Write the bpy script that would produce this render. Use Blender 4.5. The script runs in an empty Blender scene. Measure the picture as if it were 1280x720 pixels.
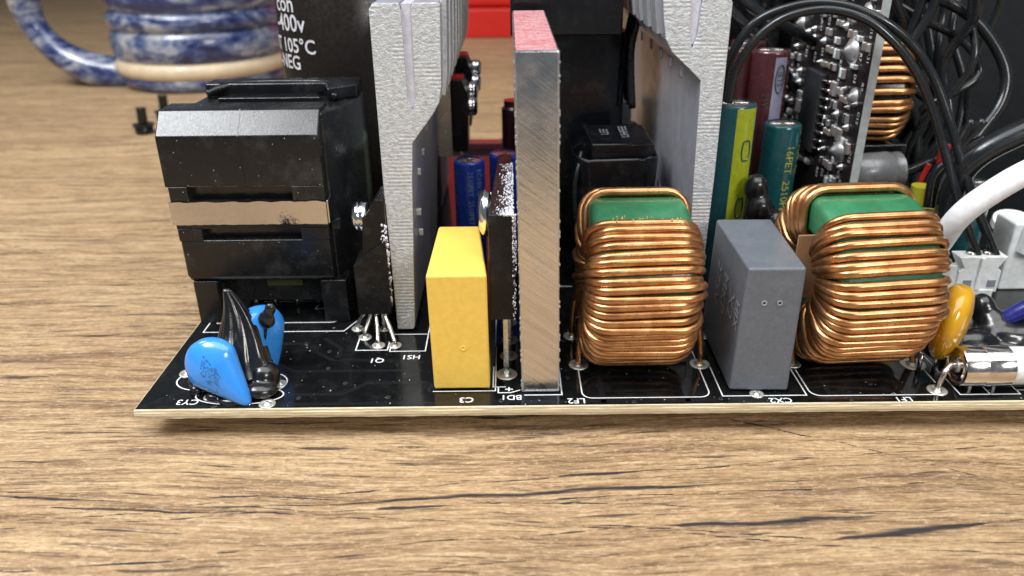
import bpy, bmesh, math, random
from mathutils import Vector, Matrix
random.seed(7)
SC = bpy.context.scene
COL = SC.collection
R = math.radians
# ---------------------------------------------------------------- camera (1 unit = 1 cm)
cd = bpy.data.cameras.new('camera'); cam = bpy.data.objects.new('camera', cd); COL.objects.link(cam)
SC.camera = cam
cam.location = (0, -10.75, 7.3)
_p = R(25.5); _r = R(-0.6)
_F = Vector((0, math.cos(_p), -math.sin(_p))); _X = Vector((1, 0, 0)); _U = _X.cross(_F)
_RX = _X*math.cos(_r) + _U*math.sin(_r); _UP = _RX.cross(_F)
cam.rotation_euler = Matrix((_RX, _UP, -_F)).transposed().to_euler()
cd.sensor_width = 36; cd.lens = 36*980/1280
cd.clip_start = 0.1; cd.clip_end = 600
cd.dof.use_dof = True; cd.dof.focus_distance = 13.4; cd.dof.aperture_fstop = 0.25
# ---------------------------------------------------------------- light
W = bpy.data.worlds.new('World'); SC.world = W; W.use_nodes = True
W.node_tree.nodes['Background'].inputs[0].default_value = (0.80, 0.90, 1.0, 1)
W.node_tree.nodes['Background'].inputs[1].default_value = 0.15
def area(name, loc, target, sx, sy, power, color):
    l = bpy.data.lights.new(name, 'AREA'); l.shape = 'RECTANGLE'; l.size = sx; l.size_y = sy; l.energy = power; l.color = color
    o = bpy.data.objects.new(name, l); COL.objects.link(o); o.location = loc
    o.rotation_euler = (Vector(target)-Vector(loc)).to_track_quat('-Z', 'Y').to_euler()
    return o
area('ceiling_lamp', (0, -12, 60), (0, -12, 0), 95, 46, 52000, (1.0, 0.985, 0.965))
area('window_light', (-33, -14, 56), (-3, 2, 0), 24, 20, 34000, (0.93, 0.96, 1.0))
area('side_lamp', (26, -42, 30), (0, 2, 1), 16, 12, 13000, (1.0, 0.98, 0.95))
area('room_lamp', (-45, 22, 46), (0, 2, 0), 14, 14, 7000, (1.0, 0.95, 0.88))
SC.view_settings.view_transform = 'Standard'; SC.view_settings.look = 'None'
SC.view_settings.exposure = 0.08; SC.view_settings.gamma = 1
SC.cycles.max_bounces = 8

# ---------------------------------------------------------------- materials
class NT:
    def __init__(s, name):
        s.m = bpy.data.materials.new(name); s.m.use_nodes = True; s.t = s.m.node_tree; s.b = s.t.nodes['Principled BSDF']
        s.tc = None
    def n(s, typ, **kw):
        x = s.t.nodes.new(typ)
        for k, v in kw.items():
            if k in x.inputs.keys(): x.inputs[k].default_value = v
            else: setattr(x, k, v)
        return x
    def l(s, a, b): s.t.links.new(a, b)
    def co(s, scale=(1, 1, 1), rot=(0, 0, 0)):
        if not s.tc: s.tc = s.n('ShaderNodeTexCoord')
        mp = s.n('ShaderNodeMapping'); mp.inputs['Scale'].default_value = scale; mp.inputs['Rotation'].default_value = rot
        s.l(s.tc.outputs['Object'], mp.inputs['Vector']); return mp.outputs['Vector']
    def noise(s, scale=5, detail=4, rough=.6, vec=None, dist=0):
        x = s.n('ShaderNodeTexNoise'); x.inputs['Scale'].default_value = scale; x.inputs['Detail'].default_value = detail
        x.inputs['Roughness'].default_value = rough; x.inputs['Distortion'].default_value = dist
        s.l(vec if vec else s.co(), x.inputs['Vector']); return x.outputs['Fac']
    def ramp(s, fac, stops, interp='LINEAR'):
        x = s.n('ShaderNodeValToRGB'); x.color_ramp.interpolation = interp
        e = x.color_ramp.elements
        while len(e) < len(stops): e.new(0.5)
        for i, (p, c) in enumerate(stops):
            e[i].position = p; e[i].color = (c, c, c, 1) if isinstance(c, (int, float)) else tuple(c)+(1,)
        s.l(fac, x.inputs[0]); return x.outputs[0]
    def mix(s, fac, a, b, typ='MIX'):
        x = s.n('ShaderNodeMix'); x.data_type = 'RGBA'; x.blend_type = typ
        for sock, v in ((x.inputs['Factor'], fac), (x.inputs['A'], a), (x.inputs['B'], b)):
            if isinstance(v, (int, float)) and sock.type != 'RGBA': sock.default_value = v
            elif isinstance(v, (tuple, list)): sock.default_value = tuple(v)+(1,)
            elif isinstance(v, (int, float)): sock.default_value = (v, v, v, 1)
            else: s.l(v, sock)
        return x.outputs['Result']
    def math(s, op, a, b=0.0):
        x = s.n('ShaderNodeMath'); x.operation = op
        for i, v in enumerate((a, b)):
            if isinstance(v, (int, float)): x.inputs[i].default_value = v
            else: s.l(v, x.inputs[i])
        return x.outputs[0]
    def bump(s, h, strength=.3, dist=.02, prev=None):
        x = s.n('ShaderNodeBump'); x.inputs['Strength'].default_value = strength; x.inputs['Distance'].default_value = dist
        s.l(h, x.inputs['Height'])
        if prev: s.l(prev, x.inputs['Normal'])
        return x.outputs['Normal']
    def set(s, k, v):
        i = s.b.inputs[k]
        if isinstance(v, (int, float)): i.default_value = v
        elif isinstance(v, (tuple, list)): i.default_value = tuple(v)+(1,) if len(v) == 3 else v
        else: s.l(v, i)

def surf(name, col, rough=.5, metal=0., coat=0., bump=0., bscale=20, dust=0., dustcol=(.6, .6, .58), vary=.12, spec=.5, rvar=.12, dscale=14):
    t = NT(name)
    n1 = t.noise(bscale*.35, 4)
    c2 = tuple(min(1, c*(1+vary)) for c in col); c1 = tuple(c*(1-vary) for c in col)
    c = t.ramp(n1, [(.3, c1), (.7, c2)])
    rr = t.ramp(t.noise(bscale*.6, 5, .7), [(.3, max(.02, rough-rvar)), (.7, min(1, rough+rvar))])
    if dust:
        vo = t.n('ShaderNodeTexVoronoi'); vo.inputs['Scale'].default_value = dscale; t.l(t.co(), vo.inputs['Vector'])
        sp = t.ramp(vo.outputs['Distance'], [(0.05, 1.), (0.09, 0.)])
        vo2 = t.n('ShaderNodeTexVoronoi'); vo2.inputs['Scale'].default_value = dscale; t.l(t.co(), vo2.inputs['Vector'])
        keep = t.ramp(vo2.outputs['Color'], [(1-dust*.6, 0.), (1-dust*.6+.02, 1.)])
        f = t.math('MULTIPLY', sp, keep)
        hz = t.ramp(t.noise(2.2, 5, .7), [(.5, 0.), (.9, dust*.25)])
        f = t.math('MAXIMUM', f, hz)
        c = t.mix(f, c, dustcol)
        rr = t.mix(f, rr, (.8, .8, .8))
    t.set('Base Color', c); t.set('Roughness', rr); t.set('Metallic', metal); t.set('Specular IOR Level', spec)
    if coat: t.set('Coat Weight', coat); t.set('Coat Roughness', .06)
    if bump: t.set('Normal', t.bump(t.noise(bscale, 6, .65), bump, .02))
    return t.m

def wood_mat():
    t = NT('oak_laminate')
    wv = t.n('ShaderNodeVectorMath'); wv.operation = 'ADD'
    warp = t.noise(1, 1.5, .4, t.co((.13, .28, .3)))
    cx = t.n('ShaderNodeCombineXYZ'); t.l(t.math('MULTIPLY', t.math('SUBTRACT', warp, .5), 1.3), cx.inputs['Y'])
    t.l(t.co(), wv.inputs[0]); t.l(cx.outputs[0], wv.inputs[1])
    def sc(x, y):
        m = t.n('ShaderNodeMapping'); m.inputs['Scale'].default_value = (x, y, 1); t.l(wv.outputs[0], m.inputs['Vector']); return m.outputs['Vector']
    broad = t.noise(1, 4, .6, sc(.10, .7))
    mid = t.noise(1, 8, .70, sc(.30, 4.4))
    fine = t.noise(1, 5, .74, sc(1.0, 15))
    grit = t.noise(1, 2, .8, sc(9, 24))
    c = t.ramp(broad, [(.28, (.32, .185, .080)), (.5, (.42, .262, .120)), (.72, (.50, .335, .165))])
    c = t.mix(t.ramp(mid, [(.32, .9), (.50, .0)]), c, (.11, .055, .026))
    c = t.mix(t.ramp(mid, [(.54, .0), (.70, .55)]), c, (.62, .45, .245))
    c = t.mix(t.ramp(fine, [(.34, .9), (.48, 0.)]), c, (.075, .04, .022))
    c = t.mix(t.ramp(fine, [(.54, 0.), (.68, .55)]), c, (.74, .56, .33))
    c = t.mix(t.ramp(grit, [(.30, .55), (.46, 0.)]), c, (.15, .08, .036))
    c = t.mix(t.ramp(grit, [(.54, 0.), (.70, .38)]), c, (.80, .62, .38))
    # short dark pores
    tk = t.noise(1, 3, .55, sc(.55, 9))
    k = t.math('MULTIPLY', t.ramp(tk, [(.30, 1.), (.36, 0.)]), .85)
    # long dark cracks in the printed grain: (centre x, centre y, half length, slope, half width)
    sep = t.n('ShaderNodeSeparateXYZ'); t.l(t.tc.outputs['Object'], sep.inputs[0]); wob = t.noise(1, 3, .5, t.co((.45, .6, 1)))
    for (px, py, hl, sl, hw) in [(0.115, -1.455, 3.575, 0.06, 0.05), (3.745, -2.075, 1.535, 0.075, 0.075), (5.535, -2.31, 1.235, 0.097, 0.085), (-7.075, -1.405, 0.655, -0.099, 0.035), (-5.855, -1.695, 1.065, -0.07, 0.03), (-1.595, -1.725, 0.615, 0.057, 0.03), (1.28, -1.015, 0.69, 0.094, 0.03), (-4.25, -1.425, 0.49, -0.051, 0.028), (4.275, 0.23, 0.625, -0.48, 0.02)]:
        dx = t.math('SUBTRACT', sep.outputs['X'], px); q = t.math('DIVIDE', dx, hl)
        env = t.math('MULTIPLY', t.math('SUBTRACT', 1., t.math('MULTIPLY', q, q)), hw*1.25)
        env = t.math('MULTIPLY', env, t.ramp(t.noise(1, 4, .6, t.co((.8, 9, 1))), [(.3, .25), (.65, 1.25)]))
        dy = t.math('SUBTRACT', t.math('SUBTRACT', sep.outputs['Y'], py), t.math('MULTIPLY', dx, sl))
        dy = t.math('ABSOLUTE', t.math('ADD', dy, t.math('MULTIPLY', t.math('SUBTRACT', wob, .5), .35)))
        dy = t.math('ADD', dy, t.math('MULTIPLY', t.math('SUBTRACT', .5, fine), .16))
        k = t.math('MAXIMUM', k, t.ramp(t.math('DIVIDE', dy, t.math('MAXIMUM', env, .001)), [(.35, 1.), (1., 0.)]))
    c = t.mix(k, c, (.030, .024, .026))
    hsv = t.n('ShaderNodeHueSaturation'); hsv.inputs['Saturation'].default_value = .93; hsv.inputs['Value'].default_value = .97; t.l(c, hsv.inputs['Color'])
    t.set('Base Color', hsv.outputs[0])
    t.set('Roughness', t.ramp(mid, [(.3, .62), (.7, .42)])); t.set('Specular IOR Level', .4)
    h = t.math('ADD', t.math('MULTIPLY', mid, 1.0), t.math('MULTIPLY', fine, .8))
    h = t.math('SUBTRACT', h, t.math('MULTIPLY', k, .5))
    t.set('Normal', t.bump(h, .7, .05, t.bump(grit, .5, .02)))
    return t.m

def sawn_mat():       # rough sawn end of an aluminium extrusion
    t = NT('sawn_aluminium')
    a = t.noise(13, 5, .62, t.co((1, 1, 1.3)), .8)
    b = t.n('ShaderNodeTexWave'); b.wave_type = 'BANDS'; b.bands_direction = 'Z'; b.inputs['Scale'].default_value = 4.6
    b.inputs['Distortion'].default_value = .35; b.inputs['Detail'].default_value = 1; b.inputs['Detail Scale'].default_value = 1
    t.l(t.co(), b.inputs['Vector'])
    patch = t.ramp(t.noise(1.1, 3, .55), [(.50, 0.), (.54, 1.)])
    h = t.mix(patch, a, t.math('ADD', t.math('MULTIPLY', b.outputs['Fac'], .16), t.math('ADD', t.math('MULTIPLY', a, .45), .1)))
    t.set('Base Color', t.ramp(a, [(.3, (.42, .44, .46)), (.5, (.56, .58, .60)), (.7, (.70, .72, .73))]))
    t.set('Metallic', .35); t.set('Roughness', .5)
    t.set('Normal', t.bump(h, .4, .10, t.bump(t.noise(45, 4, .7), .4, .01)))
    return t.m

def pre_rot(t, sv, rot):
    m = t.n('ShaderNodeMapping'); m.inputs['Scale'].default_value = sv; t.l(t.co((1, 1, 1), rot), m.inputs['Vector']); return m.outputs['Vector']
def brushed_mat(name, axis, col=(.72, .72, .73), rough=.26, s=1.0, rot=(0, 0, 0), dark=.75, bump=.25, scr=40, metal=1.):
    t = NT(name)
    sv = {'x': (.8, scr, scr), 'y': (scr, .8, scr), 'z': (scr, scr, .8)}[axis]
    a = t.noise(1, 5, .7, pre_rot(t, sv, rot)); b = t.noise(3, 5, .6)
    t.set('Base Color', t.mix(t.ramp(a, [(.35, .7), (.6, 0.)]), col, tuple(c*dark for c in col)))
    t.set('Metallic', metal); t.set('Roughness', t.math('ADD', t.ramp(b, [(.3, rough-.08), (.7, rough+.1)]), 0))
    t.set('Normal', t.bump(a, bump, .012, t.bump(t.noise(9, 5, .7), .15, .02)))
    return t.m

def red_reflection_mat():  # red case's reflection painted into the bar top colour; pale scratches are real
    t = NT('red_reflection_metal')
    a = t.noise(1, 5, .7, t.co((2, 26, 2))); b = t.noise(26, 4, .7)
    f = t.ramp(t.math('ADD', t.math('MULTIPLY', a, .6), t.math('MULTIPLY', b, .4)), [(.42, 0.), (.60, .9)])
    t.set('Base Color', t.mix(f, (.50, .045, .055), (.78, .66, .68))); t.set('Roughness', .45); t.set('Metallic', .25)
    t.set('Normal', t.bump(a, .3, .02)); return t.m

def copper_mat():
    t = NT('enamelled_copper')
    a = t.noise(3.5, 4, .6)
    c = t.ramp(a, [(.3, (.40, .175, .065)), (.52, (.56, .28, .115)), (.72, (.72, .42, .20))])
    sp = t.ramp(t.noise(34, 3, .7), [(.70, 0.), (.76, .5)])
    c = t.mix(sp, c, (.80, .60, .38))
    t.set('Base Color', c); t.set('Metallic', .92); t.set('Roughness', t.ramp(t.noise(9, 3), [(.3, .25), (.7, .36)]))
    t.set('Coat Weight', .25); t.set('Coat Roughness', .2)
    t.set('Normal', t.bump(t.noise(9, 4), .06, .02)); return t.m

def laminate_mat():
    t = NT('fibreglass_edge')
    a = t.noise(1, 6, .7, t.co((1.2, 2, 55))); b = t.noise(1, 4, .7, t.co((9, 2, 20)))
    c = t.ramp(a, [(.3, (.42, .33, .19)), (.5, (.66, .56, .37)), (.7, (.86, .79, .60))])
    t.set('Base Color', t.mix(t.ramp(b, [(.58, 0.), (.75, .5)]), c, (.9, .86, .74))); t.set('Roughness', .7)
    t.set('Normal', t.bump(t.math('ADD', a, b), .6, .03)); return t.m

def glaze_mat():
    t = NT('blue_white_glaze')
    a = t.noise(.55, 6, .62, t.co((.6, .6, 1.7)), 1.2); b = t.noise(2.5, 5, .7)
    f = t.math('ADD', t.math('MULTIPLY', a, .75), t.math('MULTIPLY', b, .25))
    c = t.ramp(f, [(.38, (.008, .012, .045)), (.46, (.025, .042, .15)), (.52, (.12, .15, .24)), (.58, (.30, .32, .37)), (.68, (.46, .42, .37))])
    t.set('Base Color', c); t.set('Roughness', .22); t.set('Coat Weight', .7); t.set('Coat Roughness', .12)
    t.set('Normal', t.bump(t.noise(2.2, 5), .35, .15)); return t.m

M = {}
M['wood'] = wood_mat()
M['sawn'] = sawn_mat()
M['alu'] = brushed_mat('smooth_aluminium', 'z', (.50, .52, .58), .36, dark=.9, bump=.05, scr=9, metal=.55)
M['alu_plate'] = brushed_mat('milled_aluminium_front', 'x', (.80, .79, .78), .21, rot=(0, R(-38), 0), dark=.66, bump=.25, scr=34)
M['alu_side'] = brushed_mat('plain_aluminium', 'y', (.7, .7, .72), .3)
M['alu_raw'] = surf('raw_aluminium_edge', (.62, .64, .66), .42, .75, bump=.6, bscale=16)
M['lightalu'] = surf('pale_aluminium', (.72, .72, .80), .45, .4, bump=.4, bscale=12)
M['top_reflect'] = red_reflection_mat()
M['copper'] = copper_mat()
M['lam'] = laminate_mat()
M['mask'] = surf('black_solder_mask', (.005, .0055, .006), .10, dust=.13, dscale=9, bump=.02, bscale=8, vary=.3, rvar=.05, spec=.55)
M['silk'] = surf('white_silkscreen_ink', (.78, .80, .82), .6)
M['pad'] = surf('solder_pad_metal', (.72, .70, .64), .38, .7, bump=.5, bscale=18)
M['solder'] = surf('shiny_solder', (.56, .56, .57), .42, .85, bump=.3, bscale=14)
M['pin'] = surf('tinned_lead', (.62, .61, .58), .25, 1., bump=.2, bscale=20)
M['steel'] = surf('bright_screw_steel', (.80, .82, .84), .12, 1., bump=.08, bscale=16)
M['nickel'] = surf('nickel_cap', (.74, .71, .67), .17, 1., bump=.05, bscale=5)
M['black'] = surf('matt_black_plastic', (.008, .0085, .009), .24, dust=.30, dscale=9, bump=.12, bscale=30, rvar=.06, spec=.45)
M['epoxy'] = surf('black_epoxy_package', (.008, .0078, .008), .32, spec=.3, dust=.25, dscale=12, bump=.3, bscale=26)
M['tape'] = surf('glossy_black_tape', (.006, .007, .009), .14, spec=.4, dust=.2, dscale=5, bump=.5, bscale=3.2)
M['goo'] = surf('black_silicone_glue', (.008, .008, .010), .22, coat=.35, bump=.3, bscale=7)
M['hole'] = surf('dark_winding_tape', (.006, .006, .007), .2, coat=.3, bump=.5, bscale=7)
M['tinband'] = surf('polished_clip_band', (.58, .57, .58), .06, 1., bump=.8, bscale=1.1, rvar=.03)
M['yellow'] = surf('yellow_plastic_box', (.84, .56, .105), .40, bump=.28, bscale=24, vary=.06, spec=.4, dust=.10, dscale=7, dustcol=(.45, .25, .05))
M['grey'] = surf('grey_plastic_box', (.115, .13, .155), .36, bump=.35, bscale=45, vary=.10, dust=.35, dscale=13, spec=.45)
M['green'] = surf('green_core_coating', (.03, .17, .075), .34, coat=.3, bump=.35, bscale=6, vary=.25)
M['paper'] = surf('brown_paper_divider', (.30, .17, .09), .7)
M['bluedisc'] = surf('blue_ceramic_coating', (.035, .26, .78), .22, coat=.5, bump=.08, bscale=5, vary=.06)
M['mustard'] = surf('mustard_epoxy_disc', (.62, .33, .012), .16, coat=.6, bump=.10, bscale=6, vary=.12)
M['paste'] = surf('white_thermal_paste', (.80, .78, .84), .6, bump=.5, bscale=30)
M['sleeve_blue'] = surf('blue_sleeve', (.016, .055, .42), .25, coat=.3)
M['sleeve_teal'] = surf('teal_sleeve', (.008, .075, .085), .22, coat=.4)
M['lime'] = surf('lime_stripe', (.36, .42, .02), .3, coat=.3)
M['sleeve_maroon'] = surf('maroon_sleeve', (.06, .014, .016), .2, coat=.6)
M['lilac'] = surf('lilac_stripe', (.24, .24, .34), .35, coat=.3)
M['sleeve_black'] = surf('black_brown_sleeve', (.012, .009, .0075), .32, spec=.3)
M['print_white'] = surf('pale_print', (.62, .63, .68), .5)
M['print_blue'] = surf('light_blue_print', (.30, .40, .60), .5)
M['print_gold'] = surf('yellow_print', (.40, .40, .05), .5)
M['print_dark'] = surf('dark_print', (.03, .05, .04), .5)
M['emboss'] = surf('faint_grey_marking', (.24, .26, .30), .45)
M['alutop'] = surf('cap_top_aluminium', (.75, .68, .68), .3, 1., bump=.2)
M['wire'] = surf('black_wire_insulation', (.012, .014, .016), .24, bump=.12, bscale=6)
M['whitewire'] = surf('white_wire_insulation', (.84, .86, .90), .38, bump=.05)
M['bluewire'] = surf('dark_blue_wire', (.018, .02, .17), .25)
M['redwire'] = surf('red_wire', (.42, .02, .02), .3)
M['nylon'] = surf('white_nylon', (.80, .83, .83), .42, bump=.06, spec=.5)
M['ceramic'] = surf('white_ceramic_tube', (.72, .75, .74), .55, bump=.4, bscale=30)
M['ylabel'] = surf('yellow_tape_label', (.45, .42, .03), .4)
M['olive'] = surf('olive_label', (.05, .06, .012), .5)
M['palegreen'] = surf('pale_green_pad', (.30, .38, .30), .4)
M['dcb'] = surf('dark_daughter_mask', (.018, .014, .014), .28, dust=.2)
M['dcb_edge'] = surf('grey_board_edge', (.33, .36, .36), .55, bump=.3)
M['chip'] = surf('chip_epoxy', (.03, .032, .036), .45)
M['smd'] = surf('smd_body', (.22, .16, .12), .4)
M['greycan'] = surf('grey_can', (.22, .23, .24), .3, .2)
M['glaze'] = glaze_mat()
M['bareclay'] = surf('bare_sandy_glaze', (.62, .50, .34), .4, bump=.4, bscale=4, coat=.3)
M['redplastic'] = surf('red_plastic', (.62, .022, .016), .35, vary=.08)
M['casesteel'] = surf('black_case_steel', (.010, .012, .014), .5, spec=.3, bump=.4, bscale=9)
M['floorm'] = surf('dark_floor', (.06, .05, .045), .6)
M['trace'] = surf('masked_trace', (.010, .011, .013), .16)
M['via'] = surf('masked_via', (.03, .032, .035), .25, .3)
M['dustm'] = surf('pale_dust', (.42, .41, .38), .8)
M['crumb'] = surf('amber_varnish', (.50, .34, .12), .4)
M['wall'] = surf('dim_wall', (.16, .20, .24), .8)

# ---------------------------------------------------------------- mesh helpers
def mesh(name, bm, mat, parent=None, smooth=False, bevel=0., seg=2, label=None, auto=None):
    bmesh.ops.recalc_face_normals(bm, faces=bm.faces)
    me = bpy.data.meshes.new(name); bm.to_mesh(me); bm.free()
    ms = mat if isinstance(mat, list) else [mat]
    for m in ms: me.materials.append(M[m])
    if smooth:
        for p in me.polygons: p.use_smooth = True
    o = bpy.data.objects.new(name, me); COL.objects.link(o)
    if parent: o.parent = parent
    if bevel:
        b = o.modifiers.new('bevel', 'BEVEL'); b.width = bevel; b.segments = seg; b.limit_method = 'ANGLE'; b.angle_limit = R(40); b.harden_normals = False
        for p in me.polygons: p.use_smooth = True
        e = o.modifiers.new('wn', 'WEIGHTED_NORMAL'); e.keep_sharp = True
    if auto:
        for e in me.edges: pass
        me.set_sharp_from_angle(angle=R(auto))
    if label: o['label'] = label
    return o
def thing(name, label, cat, group=None):
    o = bpy.data.objects.new(name, None); COL.objects.link(o); o['label'] = label; o['category'] = cat
    o.empty_display_size = .2
    if group: o['group'] = group
    return o
def tag(o, label, cat, group=None):
    o['label'] = label; o['category'] = cat
    if group: o['group'] = group
    return o
def B(): return bmesh.new()
def box(bm, x0, x1, y0, y1, z0, z1, mi=0):
    v = [bm.verts.new(c) for c in ((x0,y0,z0),(x1,y0,z0),(x1,y1,z0),(x0,y1,z0),(x0,y0,z1),(x1,y0,z1),(x1,y1,z1),(x0,y1,z1))]
    for f in ((0,3,2,1),(4,5,6,7),(0,1,5,4),(1,2,6,5),(2,3,7,6),(3,0,4,7)):
        bm.faces.new([v[i] for i in f]).material_index = mi
    return v
def hexa(bm, pts):
    v = [bm.verts.new(c) for c in pts]
    for f in ((0,3,2,1),(4,5,6,7),(0,1,5,4),(1,2,6,5),(2,3,7,6),(3,0,4,7)): bm.faces.new([v[i] for i in f])
def prism(bm, poly, a0, a1, axis):
    """poly in the two remaining axes, extruded from a0 to a1 along axis"""
    def mk(p, a):
        return {'x': (a, p[0], p[1]), 'y': (p[0], a, p[1]), 'z': (p[0], p[1], a)}[axis]
    A = [bm.verts.new(mk(p, a0)) for p in poly]; Bv = [bm.verts.new(mk(p, a1)) for p in poly]
    n = len(poly)
    bm.faces.new(A); bm.faces.new(Bv[::-1])
    for i in range(n): bm.faces.new((A[i], A[(i+1)%n], Bv[(i+1)%n], Bv[i]))
def frame_of(d):
    d = Vector(d).normalized(); u = d.cross(Vector((0, 0, 1)))
    if u.length < 1e-3: u = Vector((1, 0, 0))
    u.normalize(); return d, u, u.cross(d)
def lathe(bm, p0, d, prof, n=28, sq=None, cap=True):
    """prof: (distance along d, radius)"""
    d, u, w = frame_of(d); p0 = Vector(p0); rings = []
    for (h, r) in prof:
        if r <= 1e-6: rings.append([bm.verts.new(p0+d*h)])
        else: rings.append([bm.verts.new(p0+d*h+(u*math.cos(2*math.pi*k/n)+w*math.sin(2*math.pi*k/n)*(sq or 1))*r) for k in range(n)])
    for a, b in zip(rings, rings[1:]):
        if len(a) == 1 and len(b) == 1: continue
        for k in range(n):
            if len(a) == 1: bm.faces.new((a[0], b[(k+1)%n], b[k]))
            elif len(b) == 1: bm.faces.new((a[k], a[(k+1)%n], b[0]))
            else: bm.faces.new((a[k], a[(k+1)%n], b[(k+1)%n], b[k]))
    if cap:
        if len(rings[0]) > 1: bm.faces.new(rings[0])
        if len(rings[-1]) > 1: bm.faces.new(rings[-1][::-1])
def cyl(bm, p0, p1, r, n=20): lathe(bm, p0, Vector(p1)-Vector(p0), [(0, r), ((Vector(p1)-Vector(p0)).length, r)], n)
def smooth_path(pts, k=8):
    P = [Vector(p) for p in pts]; out = []
    for i in range(len(P)-1):
        a = P[max(i-1, 0)]; b = P[i]; c = P[i+1]; d = P[min(i+2, len(P)-1)]
        for j in range(k):
            t = j/k
            out.append(.5*((2*b)+(c-a)*t+(2*a-5*b+4*c-d)*t*t+(3*b-a-3*c+d)*t**3))
    out.append(P[-1]); return out
def tube(bm, pts, r, n=10, closed=False, rad=None):
    P = [Vector(p) for p in pts]; N = len(P); rings = []
    up = None
    for i in range(N):
        if closed: t = (P[(i+1)%N]-P[i-1])
        else: t = P[min(i+1, N-1)]-P[max(i-1, 0)]
        t.normalize()
        if up is None:
            up = t.orthogonal().normalized()
        up = (up - t*up.dot(t)).normalized(); w = t.cross(up); rr = rad[i] if rad else r
        rings.append([bm.verts.new(P[i]+(up*math.cos(2*math.pi*k/n)+w*math.sin(2*math.pi*k/n))*rr) for k in range(n)])
    m = N if closed else N-1
    for i in range(m):
        a = rings[i]; b = rings[(i+1)%N]; off = 0
        if closed and i == N-1:
            off = min(range(n), key=lambda o: (a[0].co-b[o].co).length)
        for k in range(n): bm.faces.new((a[k], a[(k+1)%n], b[(k+1+off)%n], b[(k+off)%n]))
    if not closed: bm.faces.new(rings[0]); bm.faces.new(rings[-1][::-1])
def rect_line(bm, pts, w, z, closed=False):
    """flat ink line of width w through xy points"""
    P = [Vector((p[0], p[1])) for p in pts]; n = len(P); seg = n if closed else n-1
    L = []; Rr = []
    for i in range(n):
        a = P[i-1] if (closed or i > 0) else None; b = P[i]; c = P[(i+1)%n] if (closed or i < n-1) else None
        d1 = (b-a).normalized() if a is not None else None; d2 = (c-b).normalized() if c is not None else None
        if d1 is None: d1 = d2
        if d2 is None: d2 = d1
        t = (d1+d2).normalized(); nn = Vector((-t.y, t.x)); k = w/2/max(.35, nn.dot(Vector((-d1.y, d1.x))))
        L.append(bm.verts.new((b.x+nn.x*k, b.y+nn.y*k, z))); Rr.append(bm.verts.new((b.x-nn.x*k, b.y-nn.y*k, z)))
    for i in range(seg):
        j = (i+1) % n; bm.faces.new((L[i], Rr[i], Rr[j], L[j]))
def rrect(x0, x1, y0, y1, r, k=5):
    out = []
    for cx, cy, a0 in ((x1-r, y1-r, 0), (x0+r, y1-r, 90), (x0+r, y0+r, 180), (x1-r, y0+r, 270)):
        for j in range(k+1):
            a = R(a0+90*j/k); out.append((cx+r*math.cos(a), cy+r*math.sin(a)))
    return out
_fonts = {}
def text_geo(s, size, bold=0.):
    cu = bpy.data.curves.new('t', 'FONT'); cu.body = s; cu.size = size; cu.align_x = 'CENTER'; cu.align_y = 'CENTER'; cu.offset = bold; cu.resolution_u = 3
    o = bpy.data.objects.new('t', cu); COL.objects.link(o); bpy.context.view_layer.update()
    me = bpy.data.meshes.new_from_object(o)
    V = [v.co.copy() for v in me.vertices]; F = [tuple(p.vertices) for p in me.polygons]
    bpy.data.objects.remove(o); bpy.data.meshes.remove(me); bpy.data.curves.remove(cu)
    return V, F
def text(name, s, size, fn, mat, parent, bold=0., label=None):
    if name == 'print': parent = SLEEVE.get(parent.name, parent)
    """fn maps flat text x,y to a world point"""
    V, F = text_geo(s, size, bold)
    me = bpy.data.meshes.new(name); me.from_pydata([fn(v.x, v.y) for v in V], [], F); me.materials.append(M[mat])
    o = bpy.data.objects.new(name, me); COL.objects.link(o); o.parent = parent
    if label: o['label'] = label
    return o
def blobs(name, items, mat, parent=None, voxel=.05, smooth=6):
    """one continuous lump from overlapping ellipsoids (centre, radii, rot)"""
    bm = B()
    for c, r, rot in items:
        mt = Matrix.Translation(c) @ Matrix.Rotation(rot[2], 4, 'Z') @ Matrix.Rotation(rot[1], 4, 'Y') @ Matrix.Rotation(rot[0], 4, 'X') @ Matrix.Diagonal((r[0], r[1], r[2], 1))
        bmesh.ops.create_icosphere(bm, subdivisions=3, radius=1, matrix=mt)
    o = mesh(name, bm, mat, parent, smooth=True)
    m = o.modifiers.new('remesh', 'REMESH'); m.mode = 'VOXEL'; m.voxel_size = voxel; m.use_smooth_shade = True
    s = o.modifiers.new('smooth', 'SMOOTH'); s.iterations = smooth; s.factor = .5
    return o

# ================================================================ SETTING
bm = B(); box(bm, -95, 95, -13.5, 98, -2.6, -.58)
o = mesh('table_top', bm, 'wood'); o['kind'] = 'structure'
bm = B(); box(bm, -160, 160, 128, 130, -80, 70)
o = mesh('wall', bm, 'wall'); o['kind'] = 'structure'

bm = B(); box(bm, -160, 160, -120, 128, -76, -75)
o = mesh('floor', bm, 'floorm'); o['kind'] = 'structure'

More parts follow.
